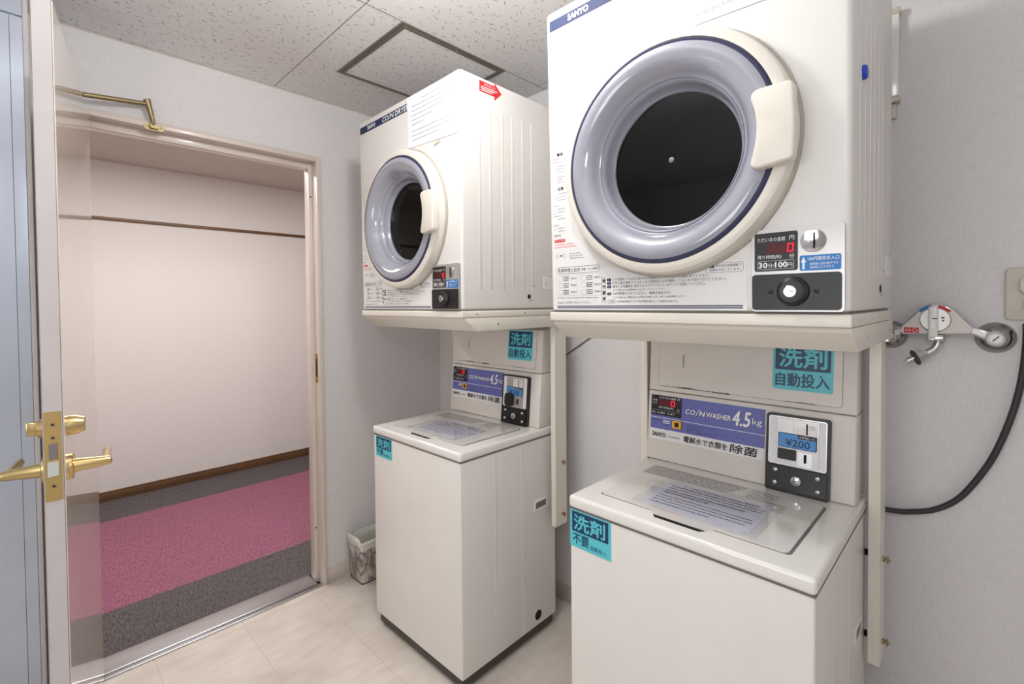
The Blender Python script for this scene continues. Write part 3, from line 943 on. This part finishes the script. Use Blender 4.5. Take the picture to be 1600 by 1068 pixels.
    b.build('vent_hole', t, 'dark round hole low on the side', **x)
    b = MB('cream')
    b.rr(DR, 0.41, 0.075, 0.485, 0.125, 0.004, 0, 0.0022, 'cream')
    b.build('access_plate', t, 'small screwed plate on the side', **x)
    for y, z in ((0.417, 0.10), (0.45, 0.128), (0.35, 0.088), (0.335, 0.034), (0.06, -0.014), (0.30, -0.014)):
        b = MB('chrome'); b.lathe(DR, y, z, [(0.0032, 0.0), (0.0030, 0.003), (0.0, 0.0042)], 'chrome', 12)
        b.build('screw', t, **x)
    if left:
        b = MB('red', 'white_ink')
        ar = [(0.085, 0.745), (0.150, 0.745), (0.150, 0.728), (0.188, 0.768), (0.150, 0.806 - 0.02), (0.150, 0.775), (0.085, 0.775)]
        ar = [(0.083, 0.744), (0.153, 0.744), (0.153, 0.731), (0.187, 0.762), (0.153, 0.791), (0.153, 0.780), (0.083, 0.780)]
        b.slab(DR, ar, 0.0004, 0.0012, 'red')
        b.text(DR, '取り出し口', 0.105, 0.7675, h=0.0085, wd=0.050, c=0.0015, m='white_ink')
        for i in range(3):
            b.dashes(DR, 0.089, 0.7605 - i * 0.006, 0.166 - 0.012 * i, 0.0036, 0.0015, 'white_ink', 300 + i, 1.5)
        b.build('arrow_sticker', t, 'red arrow shaped sticker with white print on the side', **x)
        b = MB('plate'); b.slab(DF, [(0.525, 0.574), (0.556, 0.578), (0.560, 0.588), (0.528, 0.582)], 0.0018, 0.0024, 'plate')
        b.build('tape', t, 'torn bit of tape under the notice', **x)
    else:
        b = MB('capblue'); b.lathe(DR, 0.095, 0.440, [(0.013, 0.0), (0.013, 0.005), (0.010, 0.008), (0, 0.0085)], 'capblue', 24)
        b.build('side_cap', t, 'small round blue cap on the side', **x)
    return t

DX1, DY1 = 0.391, 1.1045
DX2, DY2 = 1.452, 1.09
ZD = 1.34 - ZB
make_dryer('smaller looking left coin dryer with a red arrow sticker on its side', (DX1, DY1, ZD), True)
make_dryer('large coin dryer on the right with a round blue cap on its side', (DX2, DY2, ZD), False)

# stands that carry the dryers
def make_stand(label, x0, y0, legL, legR, yl, zl):
    t = thing('dryer_stand', label, 'stand', (x0, y0, zl))
    Z = ZD - zl
    b = MB('cream2', 'cream')
    prof = [(0.008, Z - 0.0005), (0.014, Z - 0.010), (0.066, Z - 0.047), (0.520, Z - 0.047), (0.525, Z - 0.0005)]
    b.prism([(-0.002, y, z) for y, z in prof], (DWD + 0.003, 0, 0), 'cream2', 0.002, 2)
    tr = b.build('tray', t, 'cream tray under the dryer')
    F = lambda a, c, d: (DWD + 0.001 + d, a, c)
    for y in (0.16, 0.46):
        b = MB('chrome'); b.disc(F, y, Z - 0.024, 0.0035, 0, 0.003, 'chrome', 12)
        b.build('screw', tr)
    for s, (xa, xb) in ((-1, legL), (1, legR)):
        b = MB('cream2')
        xa_, xb_, ya = xa - x0, xb - x0, yl - y0
        b.box((xa_, ya, 0), (xb_, ya + 0.003, Z - 0.046), 'cream2', 0.001, 1)
        xo = xb_ - 0.003 if s > 0 else xa_
        b.box((xo, ya + 0.0005, 0), (xo + 0.003, ya + 0.072, Z - 0.046), 'cream2', 0.001, 1)
        lg = b.build('leg', t)
        if s > 0:
            for z in (0.045, 0.26):
                b = MB('oldbrass')
                b.tube([(xb_ - 0.02, ya + 0.045, z), (xb_ + 0.016, ya + 0.045, z)], 0.003, 'oldbrass', 10)
                b.lathe(lambda a, c, d: (xb_ + d, ya + a, c), 0.045, z, [(0.0065, 0), (0.0065, 0.004), (0.004, 0.006), (0, 0.006)], 'oldbrass', 12)
                b.box((xb_ + 0.008, ya + 0.042, z - 0.009), (xb_ + 0.012, ya + 0.048, z + 0.009), 'oldbrass', 0.001, 1)
                b.build('bolt', lg, 'brass wing bolt')
                b = MB('blackhole')
                b.tube([(xa_ - 0.014, ya + 0.035, z + 0.01), (xb_ - 0.003, ya + 0.035, z + 0.01)], 0.008, 'blackhole', 12)
                b.build('spacer', lg, 'black rubber spacer')
    return t
make_stand('cream sheet metal stand under the left dryer, leg ends beside the left washer', DX1, DY1, (0.388, 0.413), (1.026, 1.050), 1.591, 0.445)
make_stand('cream sheet metal stand under the large right dryer', DX2, DY2, (1.436, 1.462), (2.078, 2.103), 1.588, 0.435)

# ------------------------------------------------------------------ washers
WW, WD = 0.573, 0.525
T5 = math.tan(math.radians(5))
S5, C5 = math.sin(math.radians(5)), math.cos(math.radians(5))
UF = lambda a, c, d: (a, 0.424 + T5 * c - d * C5, 0.85 + c + d * S5)      # slanted control face
LF = lambda a, c, d: (a, c, 0.8535 + d)                                     # lid top
WF_ = lambda a, c, d: (a, 0.004 - d, c)                                     # cabinet front
SR = lambda a, c, d: (0.570 + d, a, c)                                      # right side

def make_washer(label, loc, rz, left):
    t = thing('washing_machine', label, 'washing machine', loc, rz)
    b = MB('dark_base', 'blackhole')
    b.box((0.014, 0.016, 0.012), (0.557, 0.515, 0.058), 'dark_base', 0.004, 2)
    for xx in (0.05, 0.52):
        for yy in (0.05, 0.48):
            b.disc(lambda a, c, d: (a, c, d), xx, yy, 0.02, 0.0, 0.014, 'blackhole', 16)
    b.build('base', t, 'dark grey plinth')
    b = MB('cream')
    b.box((0.003, 0.004, 0.054), (0.570, 0.520, 0.816), 'cream', 0.005, 3)
    for y in (0.165, 0.31):
        b.box((0.5695, y, 0.07), (0.5706, y + 0.016, 0.80), 'cream', 0.0004, 1)
    b.build('cabinet', t)
    b = MB('white', 'seam')
    b.box((0.002, 0.003, 0.8135), (0.571, 0.519, 0.818), 'seam')
    b.box((0, 0, 0.8165), (WW, WD, 0.850), 'white', 0.009, 4)
    b.build('top_cover', t, 'white plastic top cover')
    # lid
    b = MB('lid', 'blackhole', 'white')
    F0 = lambda a, c, d: (a, c, 0.850 + d)
    b.rr(F0, 0.0575, 0.0625, 0.5150, 0.3745, 0.012, -0.001, 0.0006, 'seam')
    b.rr(F0, 0.060, 0.065, 0.5095, 0.372, 0.012, 0.0004, 0.0035, 'lid')
    b.slab(F0, [(0.205, 0.067), (0.215, 0.050), (0.222, 0.047), (0.343, 0.047), (0.350, 0.050), (0.362, 0.067)], 0.0004, 0.0034, 'lid')
    b.slab(F0, [(0.222, 0.0455), (0.232, 0.0345), (0.338, 0.0345), (0.348, 0.0455)], 0.0001, 0.0010, 'blackhole')
    ld = b.build('lid', t, 'glossy white lid')
    b = MB('paper', 'black_ink')
    # printed table on the lid and the taped notice
    c = 0.0003
    for i in range(6):
        b.dashes(LF, 0.064, 0.353 - i * 0.0125, 0.335 - 0.006 * i, 0.0052, c, 'ink', 400 + i, 1.4)
    for i in range(5):
        b.dashes(LF, 0.348, 0.353 - i * 0.0145, 0.415, 0.005, c, 'ink', 420 + i, 1.4)
    for x0, y0, x1, y1 in ((0.058, 0.364, 0.42, 0.365), (0.058, 0.284, 0.42, 0.285), (0.058, 0.284, 0.059, 0.365), (0.342, 0.284, 0.343, 0.365), (0.419, 0.284, 0.42, 0.365)):
        b.slab(LF, [(x0, y0), (x1, y0), (x1, y1), (x0, y1)], 0, c, 'grey_ink')
    b.slab(LF, [(0.160, 0.085), (0.425, 0.082), (0.425, 0.270), (0.160, 0.272)], 0.0001, 0.0007, 'lilac_paper')
    for i in range(9):
        y = 0.250 - i * 0.0168 - (0.006 if i > 4 else 0)
        b.dashes(LF, 0.178 + (0.05 if i == 0 else 0), y, (0.40, 0.415, 0.415, 0.38, 0.30, 0.41, 0.415, 0.405, 0.33)[i], 0.006 if i < 5 else 0.0046, 0.0009, 'ink', 440 + i, 1.6)
    b.build('lid_notice', ld, 'printed washing notes and a lilac white paper notice')
    b = MB('clear'); b.add([LF(p, q, 0.0015) for p, q in rrect(0.140, 0.072, 0.445, 0.300, 0.004)], [tuple(range(24))], 'clear'); b.build('plastic_film', ld, 'clear film over the notice')
    # control unit: lower body and upper body
    b = MB('pale', 'seam')
    def body(z0, z1, grow=0.0):
        pts = [(0.424 + T5 * z0 - grow, 0.85 + z0), (0.424 + T5 * z1 - grow, 0.85 + z1), (0.560, 0.85 + z1), (0.560, 0.85 + z0)]
        b.prism([(-0.005, y, z) for y, z in pts], (0.568, 0, 0), 'pale', 0.004, 3)
    body(0.0005, 0.2205); body(0.2225, 0.400)
    b.box((0.006, 0.475, 0.851), (0.552, 0.556, 1.24), 'seam')
    cu = b.build('control_unit', t, 'pale upright control unit')
    b = MB('pale', 'seam', 'rust', 'grey_ink')
    b.rr(UF, 0.0275, 0.2375, 0.5325, 0.395, 0.010, 0, 0.0004, 'seam'); b.rr(UF, 0.0285, 0.2385, 0.5315, 0.395, 0.010, 0, 0.0016, 'pale')
    b.rr(UF, 0.108, 0.304, 0.1135, 0.345, 0.0025, 0.0016, 0.0022, 'grey_ink')
    rnd = random.Random(3 if left else 4)
    for x0, x1, y, th_ in ((0.04, 0.10, 0.2400, 0.0010), (0.095, 0.150, 0.2395, 0.003), (0.150, 0.235, 0.2385, 0.0012), (0.205, 0.255, 0.2375, 0.0036), (0.40, 0.475, 0.2385, 0.0014)):
        n = 8
        top = [(x0 + (x1 - x0) * i / n, y + th_ * rnd.uniform(0.3, 1.0)) for i in range(n + 1)]
        bot = [(x0 + (x1 - x0) * i / n, y - th_ * rnd.uniform(0.1, 0.5)) for i in range(n, -1, -1)]
        b.slab(UF, top + bot, 0.0016, 0.0021, 'rust')
    b.build('detergent_door', cu, 'pale flap with scuffed lower edge')
    # control label
    b = MB('label', 'violet')
    b.rr(UF, 0.005, 0.066, 0.354, 0.2085, 0.005, 0, 0.0008, 'label')
    b.slab(UF, [(0.0055, 0.1000), (0.3535, 0.1000), (0.3535, 0.2080), (0.0055, 0.2080)], 0.0008, 0.0012, 'violet')
    c = 0.0015
    b.slab(UF, [(0.0055, 0.1355), (0.3535, 0.1355), (0.3535, 0.1370), (0.0055, 0.1370)], 0.0012, c, 'white_ink')
    def tx(s, x, y, h, wd, m, bold=0, slant=0, sh=True):
        if sh:
            b.text(UF, s, x + 0.0012, y - 0.0014, h, wd, c, 'black_ink', bold, slant)
        b.text(UF, s, x, y, h, wd, c + 0.0004, m, bold, slant)
    tx('CO', 0.1230, 0.1610, 0.0150, 0.0300, 'white_ink', 0.03, 0.1)
    tx('N', 0.1680, 0.1610, 0.0150, 0.0145, 'white_ink', 0.03, 0.1)
    for off, m_ in ((0.0012, 'black_ink'), (0.0, 'white_ink')):
        b.add([UF(p + off, q - off, c + (0.0004 if m_ == 'white_ink' else 0)) for p, q in ((0.1545, 0.1590), (0.1570, 0.1590), (0.1690, 0.1810), (0.1665, 0.1810))], [(0, 1, 2, 3)], m_)
    tx('WASHER', 0.1885, 0.1610, 0.0145, 0.0730, 'white_ink', 0.03, 0)
    tx('4.5', 0.2640, 0.1510, 0.0420, 0.0480, 'white_ink', 0.03, 0.12)
    tx('kg', 0.3200, 0.1560, 0.0230, 0.0260, 'white_ink', 0.0, 0)
    b.text(UF, 'お洗濯シャワーボタン', 0.128, 0.1215, 0.0090, 0.092, c, 'dkviolet'); b.text(UF, '洗濯物の濡れにくいところがなくなり、シャワーの', 0.128, 0.1130, 0.0062, 0.170, c, 'dkviolet'); b.text(UF, '洗剤も、洗濯物が浸透できます。', 0.128, 0.1055, 0.0060, 0.095, c, 'dkviolet')
    b.text(UF, 'SANYO', 0.0140, 0.0755, 0.0130, 0.0460, c, 'black_ink', 0.05); b.dashes(UF, 0.068, 0.0785, 0.108, 0.005, c, 'grey_ink', 7, 1.4)
    b.text(UF, '電解水で衣類を', 0.1190, 0.0735, 0.0190, 0.1330, c, 'black_ink', 0.02, 0.1)
    b.text(UF, '除菌', 0.2600, 0.0715, 0.0245, 0.0740, c, 'black_ink', 0.02, 0.12)
    b.dashes(UF, 0.014, 0.126, 0.045, 0.0045, c, 'dkviolet', 8); b.rr(UF, 0.0500, 0.1200, 0.0720, 0.1290, 0.003, 0.0012, c, 'label'); b.dashes(UF, 0.052, 0.1225, 0.070, 0.004, c + 0.0002, 'dkviolet', 9)
    b.disc(UF, 0.0240, 0.1165, 0.0022, 0.0012, c, 'dkviolet', 10); b.disc(UF, 0.0620, 0.1150, 0.0025, 0.0012, c, 'dkviolet', 10)
    cl = b.build('control_label', cu, 'violet blue and white label with lettering')
    b = MB('black', 'white_ink', 'dimseg', 'redseg')
    b.rr(UF, 0.0070, 0.1440, 0.1100, 0.2075, 0.003, 0.0012, 0.0022, 'black'); c = 0.0026
    b.text(UF, 'ただいまの金額', 0.0340, 0.1975, 0.0072, 0.056, c, 'white_ink'); b.text(UF, '円', 0.0960, 0.1970, 0.0075, 0.0080, c, 'white_ink')
    b.slab(UF, [(0.0330, 0.1750), (0.0920, 0.1750), (0.0920, 0.1950), (0.0330, 0.1950)], 0.0022, c, 'dimseg')
    seven_zero(b, UF, 0.0740, 0.1765, 0.0130, 0.0170, 'redseg', c + 0.0004)
    b.text(UF, '残り時間(約)', 0.0330, 0.1655, 0.0072, 0.050, c, 'white_ink'); b.text(UF, '分', 0.0960, 0.1640, 0.0070, 0.0075, c, 'white_ink')
    b.text(UF, '洗濯', 0.0120, 0.1880, 0.0060, 0.0150, c, 'white_ink'); b.text(UF, 'すすぎ', 0.0110, 0.1790, 0.0055, 0.0170, c, 'white_ink')
    b.slab(UF, [(0.0100, 0.1598), (0.1070, 0.1598), (0.1070, 0.1606), (0.0100, 0.1606)], 0.0022, c, 'grey_ink')
    for xx, s, wd in ((0.0100, '脱水', 0.013), (0.0380, '運転中', 0.018), (0.0740, '終了', 0.014)):
        b.text(UF, s, xx, 0.1490, 0.0062, wd, c, 'white_ink')
    for xx in (0.0310, 0.0670):
        b.disc(UF, xx, 0.1520, 0.0022, 0.0022, c, 'white_ink', 10)
    b.build('display', cu, 'black display with red digit')
    b = MB('yellow', 'black')
    b.rr(UF, 0.0800, 0.1080, 0.1130, 0.1350, 0.005, 0.0012, 0.0022, 'black'); b.rr(UF, 0.0815, 0.1095, 0.1115, 0.1335, 0.004, 0.0022, 0.0042, 'yellow'); b.rr(UF, 0.0895, 0.1145, 0.1035, 0.1285, 0.002, 0.0042, 0.0050, 'black')
    b.build('shower_button', cu, 'small yellow square button')
    # coin box
    b = MB('black', 'steel')
    x0, x1, z0, z1 = 0.3615, 0.5110, -0.002, 0.2045
    b.rr(UF, x0, z0, x1, z1, 0.008, 0, 0.016, 'black')
    b.rr(UF, x0 + 0.006, z0 + 0.009, x1 - 0.006, 0.066, 0.003, 0.016, 0.019, 'black')
    po, pi_ = rrect(x0 + 0.0065, 0.0705, x1 - 0.0065, z1 - 0.006, 0.006), rrect(x0 + 0.0085, 0.0725, x1 - 0.0085, z1 - 0.008, 0.005)
    n = len(po)
    b.add([UF(p, q, 0.0164) for p, q in po + pi_], [(i, (i + 1) % n, n + (i + 1) % n, n + i) for i in range(n)], 'steel')
    cbx = b.build('coin_box', t, 'black framed coin box')
    b = MB('silver', 'white', 'blackhole')
    b.rr(UF, x0 + 0.0085, 0.0725, x1 - 0.0085, z1 - 0.008, 0.004, 0.0155, 0.0165, 'paper')
    b.rr(UF, 0.3895, 0.075, 0.4870, 0.1950, 0.003, 0.0165, 0.0195, 'silver')
    b.rr(UF, 0.4300, 0.155, 0.4830, 0.1910, 0.002, 0.0195, 0.0215, 'white'); b.rr(UF, 0.3920, 0.155, 0.4280, 0.1930, 0.002, 0.0195, 0.0205, 'silver')
    b.rr(UF, 0.4585, 0.1590, 0.4620, 0.1880, 0.0015, 0.0215, 0.0218, 'blackhole')
    b.text(UF, '100', 0.4660, 0.1730, 0.0120, 0.0130, 0.0218, 'grey_ink')
    b.rr(UF, 0.4400, 0.0750, 0.4730, 0.1120, 0.002, 0.0195, 0.0205, 'steel'); b.rr(UF, 0.4550, 0.0860, 0.4600, 0.1080, 0.002, 0.0205, 0.0240, 'blackhole')
    b.build('coin_face', cbx, 'silver coin slot face')
    b = MB('skyblue', 'black_ink')
    b.rr(UF, 0.3935, 0.1190, 0.4830, 0.1570, 0.003, 0.0195, 0.0220, 'black_ink'); b.rr(UF, 0.3950, 0.1205, 0.4815, 0.1555, 0.003, 0.0220, 0.0222, 'skyblue')
    b.text(UF, '¥200', 0.4110, 0.1240, 0.0190, 0.0570, 0.0226, 'stnavy', 0.02)
    b.rr(UF, 0.4400, 0.1465, 0.4820, 0.1560, 0.002, 0.0222, 0.0225, 'black_ink'); b.text(UF, '100円投入口', 0.4430, 0.1480, 0.0065, 0.0360, 0.0229, 'white_ink')
    b.build('price_label', cbx, 'sky blue price label')
    b = MB('black', 'dark_base')
    if left:
        b.rr(UF, 0.390, 0.074, 0.436, 0.128, 0.014, 0.0195, 0.0300, 'black')
    else:
        b.rr(UF, 0.3925, 0.0870, 0.4365, 0.1150, 0.002, 0.0195, 0.0220, 'black')
    b.build('return_window', cbx, 'black coin return window')
    for xx, zz in ((0.388, 0.055), (0.387, 0.021), (0.486, 0.053), (0.487, 0.019)):
        b = MB('chrome'); b.lathe(UF, xx, zz, [(0.0065, 0.019), (0.0055, 0.0215), (0.003, 0.0230), (0, 0.0233)], 'chrome', 18)
        b.build('rivet', cbx, 'domed steel rivet')
    b = MB('chrome', 'blackhole')
    b.lathe(UF, 0.437, 0.035, [(0.0125, 0.019), (0.0120, 0.0225), (0.0100, 0.0235), (0, 0.0235)], 'chrome', 28)
    b.add([UF(p, q, 0.0238) for p, q in ((0.4340, 0.0340), (0.4430, 0.0340), (0.4430, 0.0362), (0.4340, 0.0362))], [(0, 1, 2, 3)], 'blackhole')
    b.build('key_lock', cbx, 'round steel key lock')
    # stickers
    b = MB('teal', 'stnavy')
    sx0, sz0 = (0.369, 0.270)
    b.rr(UF, sx0, sz0, sx0 + 0.143, sz0 + 0.125, 0.006, 0.0016, 0.0022, 'teal'); b.rr(UF, sx0 + 0.006, sz0 + 0.054, sx0 + 0.137, sz0 + 0.121, 0.003, 0.0022, 0.0025, 'stnavy')
    b.text(UF, '洗剤', sx0 + 0.016, sz0 + 0.062, 0.052, 0.112, 0.0028, 'teal', 0.025); b.text(UF, '自動投入', sx0 + 0.008, sz0 + 0.010, 0.036, 0.127, 0.0026, 'stnavy', 0.02)
    b.build('detergent_sticker', cu, 'turquoise and navy sticker on the upper flap')
    b = MB('teal', 'stnavy')
    fx0, fz0, fx1, fz1 = (0.020, 0.728, 0.143, 0.8125) if left else (0.004, 0.715, 0.131, 0.8135)
    w_, h_ = fx1 - fx0, fz1 - fz0
    b.rr(WF_, fx0, fz0, fx1, fz1, 0.004, 0.0, 0.0008, 'teal'); b.rr(WF_, fx0 + 0.05 * w_, fz0 + 0.42 * h_, fx1 - 0.06 * w_, fz1 - 0.04 * h_, 0.002, 0.0008, 0.0011, 'stnavy')
    b.text(WF_, '洗剤', fx0 + 0.10 * w_, fz0 + 0.48 * h_, 0.41 * h_, 0.76 * w_, 0.0014, 'teal', 0.03)
    b.text(WF_, '不要', fx0 + 0.07 * w_, fz0 + 0.10 * h_, 0.27 * h_, 0.40 * w_, 0.0012, 'stnavy', 0.02); b.text(WF_, '自動投入', fx0 + 0.52 * w_, fz0 + 0.08 * h_, 0.13 * h_, 0.38 * w_, 0.0012, 'stnavy')
    b.build('detergent_sticker', t, 'turquoise and navy sticker on the front corner')
    # side grip and drain hole
    b = MB('white', 'seam')
    po, pi_ = rrect(0.385, 0.524, 0.468, 0.566, 0.008), rrect(0.393, 0.532, 0.460, 0.558, 0.005)
    n = len(po)
    b.add([SR(p, q, 0.003) for p, q in po] + [SR(p, q, 0.003) for p, q in pi_] + [SR(p, q, 0.0) for p, q in po] + [SR(p, q, 0.0004) for p, q in pi_],
          [(i, (i + 1) % n, n + (i + 1) % n, n + i) for i in range(n)] + [(i, (i + 1) % n, 2 * n + (i + 1) % n, 2 * n + i) for i in range(n)] + [(n + i, n + (i + 1) % n, 3 * n + (i + 1) % n, 3 * n + i) for i in range(n)], 'white')
    b.slab(SR, pi_, 0.0002, 0.0006, 'seam')
    b.build('side_grip', t, 'recessed carrying grip')
    b = MB('blackhole', 'pale')
    b.disc(SR, 0.405, 0.097, 0.0225, 0.0, 0.0008, 'pale', 28); b.disc(SR, 0.405, 0.097, 0.0195, 0.0008, 0.0014, 'blackhole', 28)
    b.build('drain_hole', t, 'black round drain hole')
    return t
make_washer('cream coin washer under the left dryer, standing next to the trash bin', (0.443, 1.112, 0), 0.016, True)
make_washer('cream coin washer in the foreground under the large right dryer', (1.496, 1.102, 0), -0.003, False)

# ------------------------------------------------------------------ things on the back wall
tp = thing('mixer_tap', 'chrome wall mixer tap with white lever and curved spout right of the dryers', 'tap', (2.195, YB, 1.27))
TF = lambda a, c, d: (a - 2.195, -d, c - 1.27)
poly = [(2.1245, 1.2690), (2.262, 1.2740), (2.2655, 1.2800), (2.2645, 1.2925), (2.2285, 1.3370), (2.218, 1.3455), (2.2055, 1.3500), (2.1918, 1.3518), (2.178, 1.3495), (2.1685, 1.3440), (2.1610, 1.3365), (2.1210, 1.2875), (2.1200, 1.2760)]
b = MB('chrome', 'silver')
b.prism([TF(a, c, 0.020) for a, c in poly], (0, -0.030, 0), 'chrome', 0.004, 3)
b.build('body', tp)
b = MB('pale')
inner = [(2.195 + (a - 2.195) * 0.93, 1.305 + (c - 1.305) * 0.90) for a, c in poly]
b.slab(TF, inner, 0.0498, 0.0512, 'pale'); b.build('face_plate', tp, 'pale enamel face')
b = MB('blue', 'red', 'white_ink')
for a0, a1, m_ in ((100, 142, 'blue'), (38, 80, 'red'), (80, 100, 'white_ink')):
    b.lathe(TF, 2.193, 1.308, [(0.0405, 0.0518), (0.0330, 0.0518)], m_, 12, a0=math.radians(a0), a1=math.radians(a1))
b.build('heat_scale', tp, 'blue and red temperature arc')
b = MB('white', 'chrome')
b.lathe(TF, 2.194, 1.310, [(0.031, 0.0512), (0.031, 0.055), (0.029, 0.057)], 'chrome', 40); b.disc(TF, 2.194, 1.310, 0.029, 0.0512, 0.058, 'white', 40)
b.add([TF(p, q, 0.0584) for p, q in ((2.2075, 1.310), (2.2125, 1.310), (2.2075, 1.304))], [(0, 1, 2)], 'black_ink'); b.dashes(TF, 2.2055, 1.3135, 2.213, 0.004, 0.0584, 'black_ink', 2)
b.build('dial', tp, 'round white dial')
b = MB('white', 'black_ink')
b.prism([TF(a, c, 0.058) for a, c in ((2.1815, 1.3440), (2.1995, 1.3440), (2.1995, 1.2650), (2.1815, 1.2650))], (0, -0.014, 0), 'white', 0.003, 3)
b.add([TF(p, q, 0.0724) for p, q in ((2.1885, 1.3125), (2.1990, 1.3125), (2.1990, 1.3145), (2.1885, 1.3145))], [(0, 1, 2, 3)], 'black_ink')
b.build('lever', tp, 'white upright lever')
b = MB('red', 'white_ink')
b.slab(TF, [(2.1310, 1.2745), (2.1615, 1.2745), (2.1615, 1.2885), (2.1310, 1.2885)], 0.0512, 0.0518, 'red')
b.text(TF, '高温', 2.1335, 1.2785, 0.0065, 0.0120, 0.0521, 'white_ink'); b.lathe(TF, 2.1535, 1.2815, [(0.0050, 0.0521), (0.0040, 0.0521)], 'white_ink', 20)
b.build('warning_tag', tp, 'small red hot water tag')
for s, xc, zc, xin, zin in ((-1, 2.0975, 1.2655, 2.128, 1.284), (1, 2.3045, 1.2655, 2.258, 1.286)):
    b = MB('chrome')
    b.lathe(TF, xc, zc, [(0.0, 0.030), (0.018, 0.0285), (0.028, 0.022), (0.035, 0.011), (0.0385, 0.0)], 'flange', 40)
    dxx, dzz = xc - xin, zc - zin
    ln = math.hypot(dxx, dzz)
    nx, nz = -dzz / ln * 0.0125, dxx / ln * 0.0125
    b.prism([TF(xin + nx * 0.75, zin + nz * 0.75, 0.024), TF(xc + nx, zc + nz, 0.024), TF(xc - nx, zc - nz, 0.024), TF(xin - nx * 0.75, zin - nz * 0.75, 0.024)], (0, -0.025, 0), 'chrome', 0.004, 3)
    b.prism([TF(xin + dxx * t_ + nx * q_, zin + dzz * t_ + nz * q_, 0.049) for t_, q_ in ((0.12, 0.38), (0.62, 0.45), (0.62, -0.45), (0.12, -0.38))], (0, -0.0012, 0), 'silver')
    b.lathe(TF, xc, zc, [(0.0185, 0.020), (0.0190, 0.046), (0.0165, 0.052), (0.0, 0.052)], 'chrome', 32)
    b.lathe(TF, xc, zc, [(0.0115, 0.0522), (0.0115, 0.0535), (0.0, 0.0535)], 'silver', 24)
    b.slab(TF, [(xc - 0.0065, zc - 0.0055), (xc - 0.0050, zc - 0.0070), (xc + 0.0065, zc + 0.0055), (xc + 0.0050, zc + 0.0070)], 0.0535, 0.0539, 'blackhole')
    b.build('supply_arm', tp, 'chrome supply arm with round wall flange')
b = MB('chrome', 'dark_base')
b.box(TF(2.180, 1.256, 0.018), TF(2.211, 1.270, 0.046), 'chrome', 0.002, 2)
sp = smooth_path([TF(2.1985, 1.262, 0.034), TF(2.1975, 1.246, 0.036), TF(2.190, 1.231, 0.040), TF(2.175, 1.220, 0.045)], 6)
b.tube(sp, 0.0085, 'chrome', 18)
b.tube([TF(2.178, 1.222, 0.044), TF(2.156, 1.209, 0.050)], 0.0115, 'chrome', 6)
b.tube([TF(2.158, 1.210, 0.049), TF(2.155, 1.2085, 0.050), TF(2.152, 1.2070, 0.051)], [0.0190, 0.0215, 0.0185], 'dark_base', 24)
b.tube([TF(2.152, 1.207, 0.051), TF(2.139, 1.1985, 0.055)], 0.0075, 'chrome', 14); b.tube([TF(2.139, 1.1985, 0.055), TF(2.134, 1.1955, 0.056)], 0.0045, 'silver', 12)
b.build('spout', tp, 'curved chrome spout with ribbed nozzle')

ol = thing('power_outlet', 'beige wall outlet plate at the right edge above the tap', 'outlet', (2.378, YB, 1.375))
OF = lambda a, c, d: (a - 2.378, -d, c - 1.375)
b = MB('plate'); b.prism([OF(a, c, 0.0) for a, c in rrect(2.320, 1.310, 2.436, 1.438, 0.010)], (0, -0.009, 0), 'plate', 0.003, 3); b.build('cover_plate', ol)
b = MB('plate', 'seam'); b.rr(OF, 2.348, 1.325, 2.408, 1.42, 0.003, 0.008, 0.010, 'plate'); b.rr(OF, 2.350, 1.337, 2.372, 1.358, 0.001, 0.010, 0.0103, 'seam'); b.rr(OF, 2.351, 1.338, 2.371, 1.357, 0.001, 0.0101, 0.0106, 'plate')
b.build('socket', ol)
b = MB('plug', 'seam'); b.prism([OF(a, c, 0.009) for a, c in ((2.344, 1.385), (2.350, 1.376), (2.395, 1.376), (2.395, 1.414), (2.350, 1.414), (2.344, 1.405))], (0, -0.022, 0), 'plug', 0.002, 2)
b.box(OF(2.352, 1.394, 0.0305), OF(2.39, 1.398, 0.033), 'seam'); b.build('plug', ol, 'ivory plug')

b = MB('hose', 'steel')
pts = [(2.0705, 1.752, 0.781), (2.088, 1.762, 0.7795), (2.115, 1.77, 0.7795), (2.142, 1.775, 0.7838), (2.1945, 1.777, 0.8049), (2.2437, 1.778, 0.8513), (2.2897, 1.778, 0.9372), (2.3171, 1.778, 1.0136), (2.338, 1.778, 1.0974), (2.350, 1.778, 1.172), (2.356, 1.778, 1.245), (2.357, 1.780, 1.285), (2.357, 1.799, 1.298)]
b.tube(smooth_path(pts, 8), 0.0072, 'hose', 16)
b.tube([(2.066, 1.751, 0.7815), (2.090, 1.7625, 0.7795)], 0.0085, 'steel', 14)
hs = b.build('rubber_hose')
tag(hs, 'black rubber hose hanging in a curve on the wall below the tap', 'hose')

b = MB('hose')
b.tube([(0.93, 1.795, 1.117), (1.130, 1.795, 1.2435), (1.19, 1.795, 1.28)], 0.0028, 'seam', 10)
tag(b.build('electric_wire'), 'thin grey cord running slantwise on the wall between the two stands', 'cord')

wh = thing('wall_holder', 'narrow white holder with beige end caps high on the wall behind the right dryer', 'holder', (2.085, YB, 1.91))
HFR = lambda x0, y0, z0, x1, y1, z1: ((x0 - 2.085, y0 - YB, z0 - 1.91), (x1 - 2.085, y1 - YB, z1 - 1.91))
b = MB('white'); b.box(*HFR(2.056, 1.772, 1.918, 2.1135, 1.80, 2.142), 'white', 0.003, 2); b.build('body', wh)
for z0, z1 in ((2.140, 2.158), (1.904, 1.920)):
    b = MB('plate'); b.box(*HFR(2.054, 1.769, z0, 2.116, 1.80, z1), 'plate', 0.003, 2); b.build('end_cap', wh, 'beige end cap')
b = MB('plate'); b.box(*HFR(2.075, 1.783, 1.862, 2.108, 1.80, 1.903), 'plate', 0.004, 2); b.build('hook', wh, 'beige hook under the holder')
